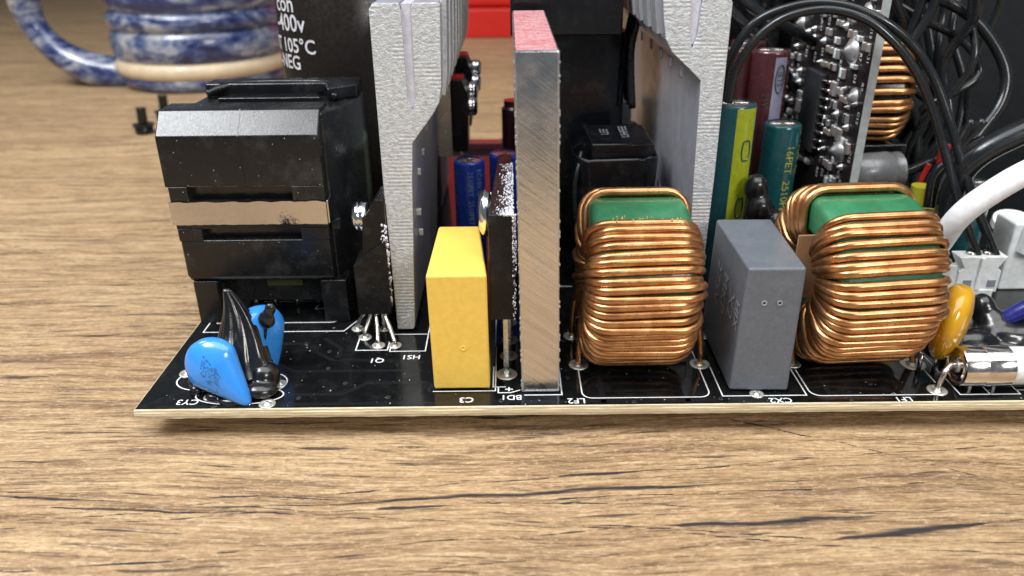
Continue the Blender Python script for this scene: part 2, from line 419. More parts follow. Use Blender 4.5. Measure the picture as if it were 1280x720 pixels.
# ================================================================ CIRCUIT BOARD
pcb = thing('circuit_board', 'black power supply circuit board with a pale layered edge, lying on the wooden table', 'circuit board')
X0, X1, Y0, Y1 = -6.24, 22.0, 0.03, 16.4
bm = B()
xs = [X0+(X1-X0)*i/160 for i in range(161)]
for zt, zb, out in ((-.003, -.05, 0.), (-.05, -.115, -.012), (-.115, -.17, .006)):    # layered, slightly ragged front edge
    jit = [out+random.uniform(-.006, .006) for _ in xs]
    T = [bm.verts.new((x, Y0+j, zt)) for x, j in zip(xs, jit)]; Bt = [bm.verts.new((x, Y0+j, zb)) for x, j in zip(xs, jit)]
    Tb = [bm.verts.new((x, Y1, zt)) for x in (X0, X1)]; Bb = [bm.verts.new((x, Y1, zb)) for x in (X0, X1)]
    for i in range(160): bm.faces.new((T[i], Bt[i], Bt[i+1], T[i+1]))
    bm.faces.new(T+[Tb[1], Tb[0]]); bm.faces.new(Bt[::-1]+[Bb[0], Bb[1]])
    bm.faces.new((T[0], Tb[0], Bb[0], Bt[0])); bm.faces.new((T[-1], Bt[-1], Bb[1], Tb[1])); bm.faces.new((Tb[0], Tb[1], Bb[1], Bb[0]))
mesh('laminate', bm, 'lam', pcb)
bm = B(); box(bm, X0+.012, X1, Y0+.035, Y1-.01, -.004, .002)
mesh('solder_mask', bm, 'mask', pcb)
ZI = .006
def silk(pts, closed=False, w=.022):
    bm = B(); rect_line(bm, pts, w, ZI, closed); mesh('silkscreen_line', bm, 'silk', pcb)
silk(rrect(1.16, 3.30, .25, 3.15, .17), True)                           # LF2
silk([(3.50, 1.2), (3.50, .27), (4.90, .27), (4.90, 3.0)])               # CX2
silk(rrect(4.98, 7.22, .25, 3.15, .17), True)                           # LF1
silk([(7.45, 1.9), (7.45, .24), (7.95, .24), (7.95, .75)]); silk([(7.95, .24), (8.45, .24), (8.45, .75)]); silk([(8.45, .36), (13, .36)])
silk([(-6.02, 3.25), (-6.02, 2.68), (-3.28, 2.68), (-3.05, 3.2)]); 
silk([(-5.95, 3.4), (-5.87, 3.05), (-3.62, 3.05)]+[(-3.62+.2*math.sin(R(a)), 3.25-.2*math.cos(R(a))) for a in range(10, 91, 16)])
silk([(-5.2, 4.0), (-3.6, 4.0)]); silk([(-3.95, 4.3), (-4.05, 3.65), (-3.7, 3.65)])
silk([(-2.92, 2.5), (-2.92, 1.92), (-2.33, 1.92), (-2.33, 2.2)]); silk([(-2.28, 2.2), (-2.28, 1.87), (-1.62, 1.87), (-1.62, 3.6)]); silk([(-2.28, 2.52), (-1.62, 2.52)])
silk([(-.25, .62), (-.25, .44), (-.04, .44), (0.12, .52)])
silk([(-.34, 1.3), (-.34, .62), (-.12, .62)])
silk([(.19, .36), (.82, .36), (.82, 1.6)]); silk([(-.32, 2.0), (-.32, 4.2)])
silk([(-1.36, .5), (-.30, .5), (-.30, 2.0)], w=.018)
silk([(.85, 4.6), (1.3, 4.6)])
for cx, cy, rx, ry in ((-5.38, .95, .48, .34), (-4.28, .82, .36, .33), (-4.62, .45, .74, .28)):
    silk([(cx+rx*math.cos(R(a))*(1 if abs(math.cos(R(a))) > .3 else 1), cy+ry*math.sin(R(a))) for a in range(0, 360, 12)], True)
def ptxt(s, x, y, size=.21):
    text('board_lettering', s, size, lambda a, b: (x-a, y-b, ZI), 'silk', pcb, .002)
ptxt('CY3', -5.43, .26); ptxt('Q1', -2.47, 1.55); ptxt('HS1', -1.86, 1.66); ptxt('C3', -.78, .24); ptxt('BD1', -.03, .30, .2)
ptxt('LF2', 1.05, .18); ptxt('CX2', 4.42, .13, .2); ptxt('LF1', 6.45, .12, .2); ptxt('+', -.07, .56, .26); 
text('board_lettering', 'RL1', .2, lambda a, b: (.62-b, 3.1+a, ZI), 'silk', pcb)
PADS = [(-0.11, 1.03, 0)+(.19,), (-0.07, 1.67, 0)+(.17,), (-0.04, 2.26, 0)+(.16,), (-0.05, 2.97, 0)+(.15,),
        (-3.02, 2.77, 0)+(.125,), (-2.82, 2.42, 0)+(.125,), (-2.52, 2.1, 0)+(.125,), (-2.5, 2.76, 0)+(.12,), (-2.21, 2.09, 0)+(.125,),
        (1.18, 1.33, 0)+(.18,), (1.14, 2.39, 0)+(.17,), (3.34, 1.31, 0)+(.18,), (3.73, 2.34, 0)+(.16,), (4.99, 1.28, -0)+(.15,), (7.12, 1.24, 0)+(.23,), (7.13, 0.38, 0)+(.165,),
        (4.08, 0.32, 0)+(.12,), (1.51, 7.12, 0)+(.14,), (1.58, 8.68, 0)+(.14,), (-5.77, 1.17, 0)+(.14,), (-4.08, 0.18, 0)+(.14,), (-4.03, 0.79, -0)+(.12,), (-5.11, 0.39, 0)+(.1,)]
for x, y, z, r in PADS:
    bm = B(); lathe(bm, (x, y, .004), (0, 0, 1), [(0, r), (.010, r*.97), (.014, r*.92), (.014, r*.62), (.004, r*.52)], 28, cap=False)
    pd = mesh('solder_pad', bm, 'pad', pcb, smooth=True, auto=50)
    bm = B(); lathe(bm, (x, y, .0045), (0, 0, 1), [(0, r*.54), (.012, r*.40), (.035, r*.28), (.04, 0)], 18, cap=False); mesh('solder', bm, 'solder', pd, smooth=True)
for x, y in ((3.86, .5), (.45, .7), (-2, .9), (6.9, 1.0), (9.5, .8), (-5.3, .8)):
    bm = B(); lathe(bm, (x, y, -.17), (0, 0, -1), [(0, .12), (.06, .1), (.13, .05), (.24, .03), (.25, 0)], 14); mesh('solder_joint', bm, 'solder', pcb, smooth=True)

for x, y in ((-5.0, 1.9), (-3.3, 1.3), (-2.9, .8), (-1.9, 1.1), (-3.9, 2.2), (-.2, .2), (.95, .9), (2.0, .14), (3.45, .2), (5.6, .14), (-3.6, .35), (-2.1, .35), (6.1, .6), (4.95, 1.1), (.95, 2.2), (-3.4, 1.9)):
    bm = B(); lathe(bm, (x, y, .003), (0, 0, 1), [(0, .045), (.005, .042), (.005, .022), (.001, .018)], 14, cap=False); mesh('via', bm, 'via', pcb, smooth=True)
for pts in ([(-5.9, 1.6), (-4.4, 1.6), (-3.9, 1.2), (-1.6, 1.2)], [(-5.5, 2.2), (-4.0, 2.2), (-3.3, 1.6), (-1.6, 1.5)], [(-3.9, .45), (-2.9, .45), (-2.5, .8), (-1.5, .8)], [(-3.6, 2.4), (-3.2, 2.0), (-3.2, 1.6)],
            [(1.5, .12), (1.5, .9), (2.9, .9), (2.9, .12)], [(5.3, .12), (5.3, .95), (6.7, .95)], [(-5.9, .12), (-4.2, .12), (-3.8, .16), (3.4, .16)]):
    bm = B(); rect_line(bm, pts, .09, .0032); mesh('board_trace', bm, 'trace', pcb)
bm = B(); rv = random.Random(11)
for i in range(420):
    x, y = rv.uniform(-6, 9), rv.uniform(.1, 4)*rv.random()**.3; k = .0042*rv.uniform(.5, 1.6)**2
    a = rv.uniform(0, 6.28); l_ = k*rv.choice((1, 1, 1, 2.5)); c_, s_ = math.cos(a), math.sin(a)
    bm.faces.new([bm.verts.new((x+c_*p*l_-s_*q*k, y+s_*p*l_+c_*q*k, .0075)) for p, q in ((-1, -.6), (1, -1), (.8, 1), (-1, .7))])
o = mesh('dust', bm, 'dustm', pcb); o['kind'] = 'stuff'

# ================================================================ TRANSFORMER (left)
tr = thing('transformer', 'black boxy transformer with a polished metal band, at the left end of the board', 'transformer')
XA, XB = -6.33, -3.42
bm = B()
prism(bm, [(3.0, 2.84), (3.0, 3.78), (3.36, 4.18), (3.95, 4.18), (3.95, 2.84)], XA, XB, 'x')
mesh('core_cover', bm, 'black', tr, bevel=.03, label='upper half of the core cover with bright bevelled edge')
for a, b in ((XA+.05, -5.93), (-4.02, XB)):
    bm = B(); box(bm, a, b, 3.0, 3.9, 2.55, 2.85); mesh('cover_jamb', bm, 'black', tr, bevel=.02)
bm = B(); box(bm, XA+.06, XB-.01, 3.03, 3.9, 2.02, 2.56); mesh('core_waist', bm, 'black', tr)
for a, b in ((XA+.07, -5.80), (-3.95, XB-.005)):
    bm = B(); box(bm, a, b, 3.0, 3.9, 1.78, 2.03); mesh('cover_jamb', bm, 'black', tr, bevel=.02)
bm = B()
prism(bm, [(3.0, 1.08), (3.14, .9), (3.95, .9), (3.95, 1.80), (3.0, 1.80)], XA+.09, XB-.005, 'x')
mesh('core_cover', bm, 'black', tr, bevel=.03, label='lower half of the core cover')
bm = B(); box(bm, XA+.3, XB-.3, 3.22, 3.8, 1.7, 2.95); mesh('winding_tape', bm, 'hole', tr)
bm = B(); prism(bm, [(2.996, 2.86), (2.996, 3.785), (3.357, 4.186), (3.4, 4.186), (3.1, 3.8), (3.1, 2.86)], -4.862, -4.846, 'x'); mesh('mould_seam', bm, 'black', tr)
# polished clip band, slightly ragged top edge, wraps onto the side
bm = B(); n = 40
zt = [2.57+.010*math.sin(i*.9)+random.uniform(-.006, .006) for i in range(n+1)]
zb = [2.13+random.uniform(-.006, .006) for i in range(n+1)]
A = []; D = []
for i in range(n+1):
    x = XA+.03+(XB-XA-.02)*i/n; yy = 2.95+.012*math.sin(i/n*math.pi)
    A.append(bm.verts.new((x, yy, zt[i]))); D.append(bm.verts.new((x, yy-.004, zb[i])))
for i in range(n): bm.faces.new((A[i], D[i], D[i+1], A[i+1]))
o = mesh('clip_band', bm, 'tinband', tr, label='mirror-bright metal band across the middle')
so = o.modifiers.new('solid', 'SOLIDIFY'); so.thickness = .035; so.offset = 1
bm = B(); box(bm, XB+.012, XB+.05, 2.975, 3.7, 2.13, 2.58); mesh('clip_band', bm, 'tinband', tr, bevel=.01)
bm = B(); hexa(bm, [(XB+.06, 3.02, 1.98), (XB+.20, 3.06, 1.98), (XB+.17, 3.3, 2.0), (XB+.06, 3.3, 2.0), (XB+.06, 3.05, 2.14), (XB+.22, 3.08, 2.2), (XB+.17, 3.3, 2.2), (XB+.06, 3.3, 2.14)]); mesh('tape_tab', bm, 'tape', tr, bevel=.01)
# tape-wrapped bobbin behind the core
bm = B(); prism(bm, [(-6.22, 3.9), (-6.0, 4.3), (-5.98, 5.2), (-2.95, 5.3), (-2.93, 4.5), (-3.18, 3.7), (-3.40, 3.3), (-4.2, 3.5)], .85, 4.12, 'z')
mesh('bobbin', bm, 'black', tr, bevel=.05)
bm = B(); prism(bm, [(-5.95, 4.75), (-5.93, 5.25), (-2.98, 5.33), (-2.97, 4.6), (-3.45, 4.2), (-3.6, 4.75)], 4.10, 4.38, 'z')
mesh('bobbin_flange', bm, 'tape', tr, bevel=.05)
bm = B(); tube(bm, smooth_path([(-5.85, 4.55, 4.22), (-5.6, 4.75, 4.30), (-5.2, 4.95, 4.33), (-4.4, 5.0, 4.34), (-3.7, 4.95, 4.33), (-3.4, 4.6, 4.28), (-3.32, 4.2, 4.2)], 6), .075, 10); mesh('tape_edge', bm, 'tape', tr, smooth=True)
bm = B(); prism(bm, [(-5.55, 4.25), (-5.45, 4.7), (-3.75, 4.7), (-3.6, 4.25)], 4.09, 4.20, 'z'); mesh('winding_opening', bm, 'hole', tr, bevel=.02)
for a, b, c in ((-6.20, -5.72, 3.06), (-3.72, -3.22, 3.06)):
    bm = B(); box(bm, a, b, c, 3.7, .01, .92); mesh('foot', bm, 'black', tr, bevel=.03)
bm = B(); box(bm, -5.7, -3.7, 3.55, 5.2, .25, .95); mesh('bobbin_base', bm, 'black', tr, bevel=.03)
for x in (-5.3, -4.9, -4.45, -4.0):
    bm = B(); cyl(bm, (x, 3.8, .0), (x, 3.8, .3), .045, 8); mesh('pin', bm, 'pin', tr, smooth=True)
bm = B(); box(bm, -4.9, -4.2, 3.5, 3.54, .62, .80); mesh('label_strip', bm, 'olive', tr)

# ================================================================ BULK CAPACITOR behind transformer
SLEEVE = {}
def can(name, label, x, y, r, z0, z1, sleeve, group=None, n=40, top='alutop', cat='capacitor', lean=(0, 0)):
    t = thing(name, label, cat, group); h = z1-z0; d = Vector((lean[0], lean[1], 1)).normalized()
    bm = B(); lathe(bm, (x, y, z0), d, [(0, r*.94), (.04, r), (h*.06, r), (h*.08, r*.965), (h*.10, r), (h-.07, r), (h-.02, r*.97), (h, r*.9), (h, r*.80)], n, cap=False); sl = mesh('sleeve', bm, sleeve, t, smooth=True, auto=50)
    bm = B(); lathe(bm, Vector((x, y, z0))+d*(h-.02), d, [(0, r*.82), (.005, r*.78), (.005, r*.08), (0, 0)], n); ct = mesh('can_top', bm, top, t, smooth=True, auto=40)
    for a in (0, 60, 120):
        bm = B(); c, s = math.cos(R(a)), math.sin(R(a)); p = Vector((x, y, z0))+d*(h-.01)
        tube(bm, [p-Vector((c, s, 0))*r*.6, p+Vector((c, s, 0))*r*.6], .012, 4); mesh('vent_score', bm, 'pin', ct)
    SLEEVE[t.name] = sl; return t
BX, BY, BR = -3.55, 8.4, 1.78
cb = can('bulk_capacitor', 'tall black bulk capacitor with white 400v and 105°C print, standing behind the transformer', BX, BY, BR, 0, 6.9, 'sleeve_black', n=64)
def oncyl(cx, cy, r, ang, z, tilt=0, lean=0):
    """text runs round the can starting at azimuth ang (degrees, -90 faces the camera)"""
    def f(a, b):
        th = R(ang)+(a+b*lean)/r
        return (cx+(r+.012)*math.cos(th), cy+(r+.012)*math.sin(th), z+b)
    return f
for s, a, z, sz in (('con', -138, 5.60, .50), ('-400v', -135.5, 5.20, .50), ('VENT 105°C', -146.5, 4.73, .42), ('-NEG', -141, 4.37, .42)):
    text('print', s, sz, oncyl(BX, BY, BR, a, z), 'print_white', cb, .006)

# ================================================================ CERAMIC DISC CAPACITORS + GLUE
def disc(name, label, c, udir, vdir, R_, thick, tail, mat, group, cat='capacitor', tp=.38):
    """lens-shaped dipped disc: udir runs toward the lead end, vdir across"""
    t = thing(name, label, cat, group)
    u = Vector(udir).normalized(); v = Vector(vdir); v = (v-u*v.dot(u)).normalized(); w = u.cross(v); c = Vector(c)
    bm = B(); n = 28; m = 22; rings = []
    for i in range(m+1):
        a = math.pi*i/m; x = -math.cos(a)*R_; half = math.sin(a)*R_
        if x > 0:
            q = x/R_; x = x+tail*q*q; half *= (1-tp*q)
        tk = thick*(half/R_)**.55 if half > 1e-5 else 0
        if i in (0, m): rings.append([bm.verts.new(c+u*x)]); continue
        rings.append([bm.verts.new(c+u*x+v*half*math.cos(2*math.pi*k/n)+w*tk*math.sin(2*math.pi*k/n)) for k in range(n)])
    for p, q in zip(rings, rings[1:]):
        for k in range(n):
            if len(p) == 1: bm.faces.new((p[0], q[(k+1)%n], q[k]))
            elif len(q) == 1: bm.faces.new((p[k], p[(k+1)%n], q[0]))
            else: bm.faces.new((p[k], p[(k+1)%n], q[(k+1)%n], q[k]))
    o = mesh('body', bm, mat, t, smooth=True); return t, (c, u, v, w)
t, (c, u, v, w) = disc('disc_capacitor', 'blue teardrop disc capacitor leaning forward at the front left corner of the board', (-4.94, 0.42, 0.59), (.60, -.26, -.62), (.55, .1, .75), .50, .25, .36, 'bluedisc', 'blue disc capacitors at the corner', tp=.48)
def onflat(c, u, v, n, off, rot):
    def f(a, b):
        p = c+u*(a*math.cos(rot)-b*math.sin(rot))+v*(a*math.sin(rot)+b*math.cos(rot)); return tuple(p+n*off)
    return f
nn = w if w.y < 0 else -w
bm = B(); tip = c+u*(.50+.36)
tube(bm, smooth_path([tip-u*.1, tip+Vector((.02, 0, -.04)), (tip.x+.04, tip.y-.02, .0)], 4), .035, 8); mesh('lead', bm, 'pin', t, smooth=True)
bm = B(); rr_ = random.Random(2)
for row in range(9):
    for k in range(22):
        if rr_.random() < .6: continue
        a, b = -.20+k*.019+row*.022, .13-row*.034
        rad = math.sqrt(max(0, 1-((a)**2+b**2)/.49**2)); HH = math.sqrt(max(1e-4, .49**2-min(0, a)**2)) if a < 0 else .47*(1-.5*a); off = .25*(HH/.50)**.55*math.sqrt(max(0, 1-(b/HH)**2))+.012
        p = c+u*a+v*b+nn*off; e = .0070
        bm.faces.new([bm.verts.new(p+u*dx+v*dy) for dx, dy in ((-e, -e), (e, -e), (e, e*1.6), (-e, e*1.6))])
o = mesh('print', bm, 'print_dark', t); o['kind'] = 'stuff'
t2, fr = disc('disc_capacitor', 'blue disc capacitor patched with black glue, standing behind the glue cone', (-4.43, 1.32, 0.66), (.10, .15, -1), (.62, 1, 0), .56, .24, .22, 'bluedisc', 'blue disc capacitors at the corner')
blobs('glue_patch', [((-4.2, 1.13, 1.08), (.15, .08, .17), (0, 0, 0)), ((-4.12, 1.16, 1.27), (.10, .08, .12), (0, .3, 0)), ((-4.28, 1.14, 0.76), (.035, .04, .28), (0, .25, 0)), ((-4.37, 1.1, 0.46), (.05, .05, .2), (0, -.4, 0)), ((-4.27, 1.1, 0.37), (.03, .04, .16), (0, -.6, 0))], 'goo', t2, .025, 4)
gl = thing('glue_cone', 'ridged cone of black sealing glue between the two blue disc capacitors', 'glue')
bm = B(); n = 72; rings = []
for i in range(30):
    h = i/29; z = 1.66*(1-h)+.28*h; r = .05+.43*h**.9
    cx = -4.80+.22*h+.04*math.sin(h*5); cy = 1.15-.38*h*h
    ring = []
    for k in range(n):
        a = 2*math.pi*k/n; rg = 1+.17*h**.3*math.cos(4*a+1.9+.5*h)+.075*math.cos(9*a-1.2*h)+.03*math.sin(17*a+h*3)+.03*math.sin(h*16+2*a)*h
        ring.append(bm.verts.new((cx+r*rg*math.cos(a)*1.1, cy+r*rg*.8*math.sin(a), z)))
    rings.append(ring)
for p, q in zip(rings, rings[1:]):
    for k in range(n): bm.faces.new((p[k], p[(k+1)%n], q[(k+1)%n], q[k]))
bm.faces.new(rings[0]); bm.faces.new(rings[-1][::-1])
mesh('cone', bm, 'goo', gl, smooth=True)
bb = [((-4.23, 0.71, 0.25), (.26, .26, .24), (0, .35, 0)), ((-4.26, 0.46, 0.12), (.30, .24, .15), (0, .1, 0)), ((-4.55, 0.52, 0.12), (.32, .2, .13), (0, 0, 0)), ((-5.37, 0.71, 0.1), (.20, .16, .16), (0, .3, 0)), ((-5.37, 0.51, 0.07), (.11, .08, .09), (0, .3, 0)),
      ((-4.95, 0.44, 0.05), (.20, .10, .085), (0, .2, 0)), ((-4.67, 0.2, 0.03), (.24, .09, .08), (0, .1, 0)), ((-4.99, 0.31, 0.05), (.16, .1, .10), (0, .2, 0)), ((-4.53, 0.89, 0.35), (.28, .26, .34), (0, 0, 0)), ((-4.14, 0.67, 0.18), (.17, .2, .20), (0, 0, 0)), ((-4.81, 0.75, 0.2), (.3, .25, .2), (0, 0, 0))]
blobs('glue_foot', bb, 'goo', gl, .03, 5)

# ================================================================ HEATSINKS
def arc(cx, cz, r, a0, a1, k=6): return [(cx+r*math.cos(R(a0+(a1-a0)*i/k)), cz+r*math.sin(R(a0+(a1-a0)*i/k))) for i in range(k+1)]
def heatsink(name, label, xp, yf, yb_, s, ztop, th, group, zs=0.0):
    """xp: x of the outer (flat) face; s=+1: fins to the right, -1: to the left"""
    t = thing(name, label, 'heatsink', group)
    X = lambda d: xp+s*d
    L = .018*s
    def P2(d, z): return (X(d)+ -0.0*z, z)
    # plate + both branches: closed profile in x,z
    dz = zs; q = th/.50
    prof = [P2(.0+.03, .06), P2(.34*q, .06), P2(.37*q, .14), P2(.50*q, 3.0), P2(.55*q, 3.72+dz), P2(.70*(q+1)/2, 3.92+dz), P2(.92, 4.20+dz), P2(1.05, 4.42+dz), P2(1.10, 4.7+dz), P2(1.14, 6.0), P2(1.10, ztop),
            P2(.68, ztop), P2(.66, 5.9), P2(.65, 4.5+dz), P2(.59, 4.3+dz*.97), P2(.52, 4.5+dz), P2(.50, 5.9), P2(.47, ztop), P2(.05, ztop), P2(-.02, ztop-.1), P2(-.02, 3.0)]
    bm = B(); prism(bm, prof, yf, yb_, 'y')
    bm.faces.ensure_lookup_table()
    for f in bm.faces[2:]: f.material_index = 1
    o = mesh('extrusion', bm, ['sawn', 'alu'], t)
    bv = o.modifiers.new('b', 'BEVEL'); bv.width = .018; bv.segments = 2; bv.limit_method = 'ANGLE'; bv.angle_limit = R(50)
    # upright ribs on the outer wall of the top fin
    y = yf+.45; k = 0
    while y < yb_-.4:
        bm = B(); pf = [(1.04, 4.46+dz), (1.12, 4.44+dz), (1.17, 4.8+dz), (1.21, ztop+.01), (1.11, ztop+.01)]
        prism(bm, [(X(a), b) for a, b in pf], y, y+.55, 'y'); mesh('fin_rib', bm, 'alu_raw', t, bevel=.012)
        y += .95; k += 1
    # shallow ruler groove on the inner wall of the slot
    bm = B()
    box(bm, min(X(.50), X(.66)), max(X(.50), X(.66)), yf+.05, yb_-.05, 4.33+dz, ztop-.02); mesh('slot_filler', bm, 'lightalu', t)
    return t
hs1 = heatsink('heatsink', 'silver aluminium heatsink with a rough sawn end, between transformer and yellow box', -2.25, 2.62, 12.0, 1, 6.03, .50, 'finned aluminium heatsinks')
for z, y, ln in ((3.05, 4.4, .12), (3.35, 5.2, .1), (2.2, 3.3, .08), (2.9, 3.6, .06), (1.75, 3.4, .07)):
    bm = B(); hexa(bm, [(-1.80, y, z-.06), (-1.70, y, z-.06), (-1.70, y+ln, z-.06), (-1.80, y+ln, z-.06), (-1.80, y, z+.08), (-1.70, y, z+.08), (-1.70, y+ln, z+.08), (-1.80, y+ln, z+.08)]); mesh('punch_mark', bm, 'alu_raw', hs1, bevel=.02)
hs2 = heatsink('heatsink', 'silver finned heatsink with a rough sawn end, beside the teal and lime capacitor', 3.68, 2.95, 12.0, -1, 6.05, .36, 'finned aluminium heatsinks', .95)
for (y, z) in ((4.5, 4.22), (5.6, 4.22), (6.7, 4.22), (8.0, 4.22), (9.4, 4.22)):
    bm = B(); box(bm, 3.25, 3.32, y, y+.25, 4.45, 4.65); mesh('punch_mark', bm, 'alu_raw', hs2, bevel=.02)

bar = thing('heatsink_bar', 'thick upright aluminium bar with painted red reflection on top, between rectifier and first copper coil', 'heatsink')
bm = B()
def bx_(z): return (.145-.016*z, .785-.016*z)
a0, a1 = bx_(.01); b0, b1 = bx_(5.6)
hexa(bm, [(a0, .43, .01), (a1, .43, .01), (a1, 5.4, .01), (a0, 5.4, .01), (b0, .43, 5.6), (b1, .43, 5.6), (b1, 5.4, 5.6), (b0, 5.4, 5.6)])
bm.faces.ensure_lookup_table()
for f in bm.faces: f.material_index = 2
bm.faces[1].material_index = 1; bm.faces[2].material_index = 0
o = mesh('plate', bm, ['alu_plate', 'top_reflect', 'alu_side'], bar)
bv = o.modifiers.new('b', 'BEVEL'); bv.width = .03; bv.segments = 2; bv.limit_method = 'ANGLE'; bv.material = 2
bm = B(); 
for i in range(44):
    z = .1+5.4*i/44+random.uniform(-.05, .05)
    for sx in (0, 1):
        if random.random() < .5: x = bx_(z)[sx]; box(bm, x-.008, x+.008, .422, .46, z, z+random.uniform(.015, .05))
o = mesh('edge_burr', bm, 'alu_raw', bar); o['kind'] = 'stuff'

# ================================================================ TRANSISTOR Q1 on heatsink 1
q = thing('power_transistor', 'black power transistor screwed to the left side of the heatsink beside the transformer', 'transistor')
bm = B(); prism(bm, [(-2.92, .45), (-2.30, .45), (-2.29, 1.60), (-2.30, 1.95), (-2.74, 1.62), (-2.93, 1.46)], 2.50, 3.45, 'y'); mesh('body', bm, 'epoxy', q, bevel=.02)
bm = B(); prism(bm, [(-2.76, 1.50), (-2.30, 1.50), (-2.285, 2.70), (-2.44, 2.72), (-2.70, 2.30)], 2.58, 3.40, 'y'); mesh('package_top', bm, 'epoxy', q, bevel=.02)
bm = B(); box(bm, -2.40, -2.28, 2.66, 3.42, .55, 2.65); mesh('metal_tab', bm, 'alu_side', q)
for tgt, st in (((-3.02, 2.77), (-2.85, 2.75)), ((-2.82, 2.42), (-2.72, 2.62)), ((-2.53, 2.13), (-2.60, 2.60)), ((-2.5, 2.76), (-2.50, 2.80)), ((-2.21, 2.09), (-2.42, 2.58))):
    bm = B(); tube(bm, smooth_path([(st[0], st[1], .50), (st[0], st[1]-.02, .38), ((st[0]+tgt[0])/2, (st[1]+tgt[1])/2, .24), (tgt[0], tgt[1], .1), (tgt[0], tgt[1], .0)], 5), .042, 8); mesh('lead', bm, 'pin', q, smooth=True)
def screw(t, p, d, r, h=.16, washers=0, name='screw'):
    bm = B(); d = Vector(d).normalized(); pr = [(-.05, r*.9), (0, r*.97), (.03, r)]
    pos = .03
    for k in range(washers): pr += [(pos+.05, r*1.06), (pos+.07, r*.86), (pos+.09, r*1.02)]; pos += .09
    pr += [(pos+.03, r), (pos+h*.5, r*.96), (pos+h*.8, r*.75), (pos+h*.95, r*.4), (pos+h, .0)]
    lathe(bm, p, d, pr, 28); o = mesh(name, bm, 'steel', t, smooth=True)
    return o
screw(q, (-2.70, 2.95, 2.27), (-1, -.1, 0), .28, .14, 1)
def flakes(name, parent, n, fn, mat='paste', s=.03):
    bm = B()
    for i in range(n):
        x, y, z = fn(); k = s*random.uniform(.3, 1.4)
        bmesh.ops.create_icosphere(bm, subdivisions=1, radius=k, matrix=Matrix.Translation((x, y, z)) @ Matrix.Diagonal((random.uniform(.5, 1), random.uniform(.4, 1), random.uniform(.6, 1.8), 1)))
    o = mesh(name, bm, mat, parent, smooth=True); o['kind'] = 'stuff'; return o
flakes('paste_smear', q, 130, lambda: (-2.29+random.uniform(-.09, .03), 2.60-abs(random.gauss(0, .03)), random.choice((random.gauss(1.15, .25), random.gauss(1.85, .22)))), s=.028)
screw(q, (-2.34, 4.3, 2.95), (-1, -.15, 0), .22, .2, 0)
gp = thing('insulating_pad', 'pale green insulating pad seen between the transformer and the sawn heatsink', 'pad')
bm = B(); box(bm, -2.62, -2.44, 4.9, 6.4, 1.6, 3.0); mesh('pad_body', bm, 'palegreen', gp, bevel=.04); gp.location = (0, 0, 0)

# ================================================================ C3 yellow box
c3 = thing('film_capacitor', 'yellow box film capacitor standing at the front of the board, left of the aluminium bar', 'capacitor')
bm = B(); hexa(bm, [(-1.34, .53, .03), (-.39, .53, .03), (-.40, 2.6, .03), (-1.32, 2.6, .03), (-1.365, .49, 2.17), (-.395, .49, 2.17), (-.58, 2.66, 2.17), (-1.33, 2.66, 2.17)])
mesh('case', bm, 'yellow', c3, bevel=.045, seg=3)
bm = B(); lathe(bm, (-.82, .513, .83), (0, -1, .02), [(0, .055), (.004, .05), (.004, .035), (-.002, .02), (-.002, 0)], 18); mesh('mould_mark', bm, 'yellow', c3, smooth=True)
for x in (-1.28, -.45):
    bm = B(); box(bm, x-.05, x+.05, .6, .9, .0, .04); mesh('stand_off', bm, 'yellow', c3)

# ================================================================ BD1 rectifier
bd = thing('bridge_rectifier', 'flat black bridge rectifier on four pins, smeared with white paste against the bar', 'rectifier')
bm = B(); hexa(bm, [(-.38, .95, 1.12), (.06, .95, 1.12), (.06, 4.1, 1.12), (-.38, 4.1, 1.12), (-.37, .90, 3.02), (.02, .90, 3.02), (.02, 4.1, 3.10), (-.24, 4.1, 3.10)])
mesh('body', bm, 'epoxy', bd, bevel=.025)
bm = B(); box(bm, -.16, -.145, .935, .96, 1.15, 2.95); mesh('mould_line', bm, 'epoxy', bd)
for i, (x, y, z, r) in enumerate(PADS[:4]):
    bm = B(); box(bm, x-.05, x+.045, y-.03, y+.03, 0, 1.15); mesh('lead', bm, 'pin', bd, bevel=.012)
screw(bd, (-.40, 2.1, 2.62), (-1, -.05, 0), .40, .16, 0)
flakes('paste_smear', bd, 700, lambda: ((lambda u: (.04-abs(random.gauss(0, .10))*1.0, .885+random.uniform(-.01, .03)+u*2.6, 3.02+u*.07))(random.random()**2.0)), s=.015)
flakes('paste_smear', bd, 260, lambda: (.045+random.uniform(-.03, .03), .90-abs(random.gauss(0, .025)), random.choice((random.uniform(2.2, 3.05), random.uniform(1.15, 3.0)))), s=.012)

# ================================================================ SMALL BLUE ELECTROLYTICS
b1 = can('electrolytic_capacitor', 'small blue electrolytic capacitor with pale print, behind the yellow box', -.92, 6.1, .345, 0, 2.42, 'sleeve_blue')
def vert(cx, cy, r, ang, z):      # text reading down the can
    def f(a, b):
        th = R(ang)+b/r; return (cx+(r+.008)*math.cos(th), cy+(r+.008)*math.sin(th), z-a)
    return f
for s, a in (('EC105°C  EC105°C', -50), ('2510PET  2510PET', -85)): text('print', s, .16, vert(-.92, 6.1, .345, a, 1.62), 'print_blue', b1)
b2 = can('electrolytic_capacitor', 'blue electrolytic capacitor half hidden by the black rectifier', -.14, 6.6, .345, 0, 2.42, 'sleeve_blue')

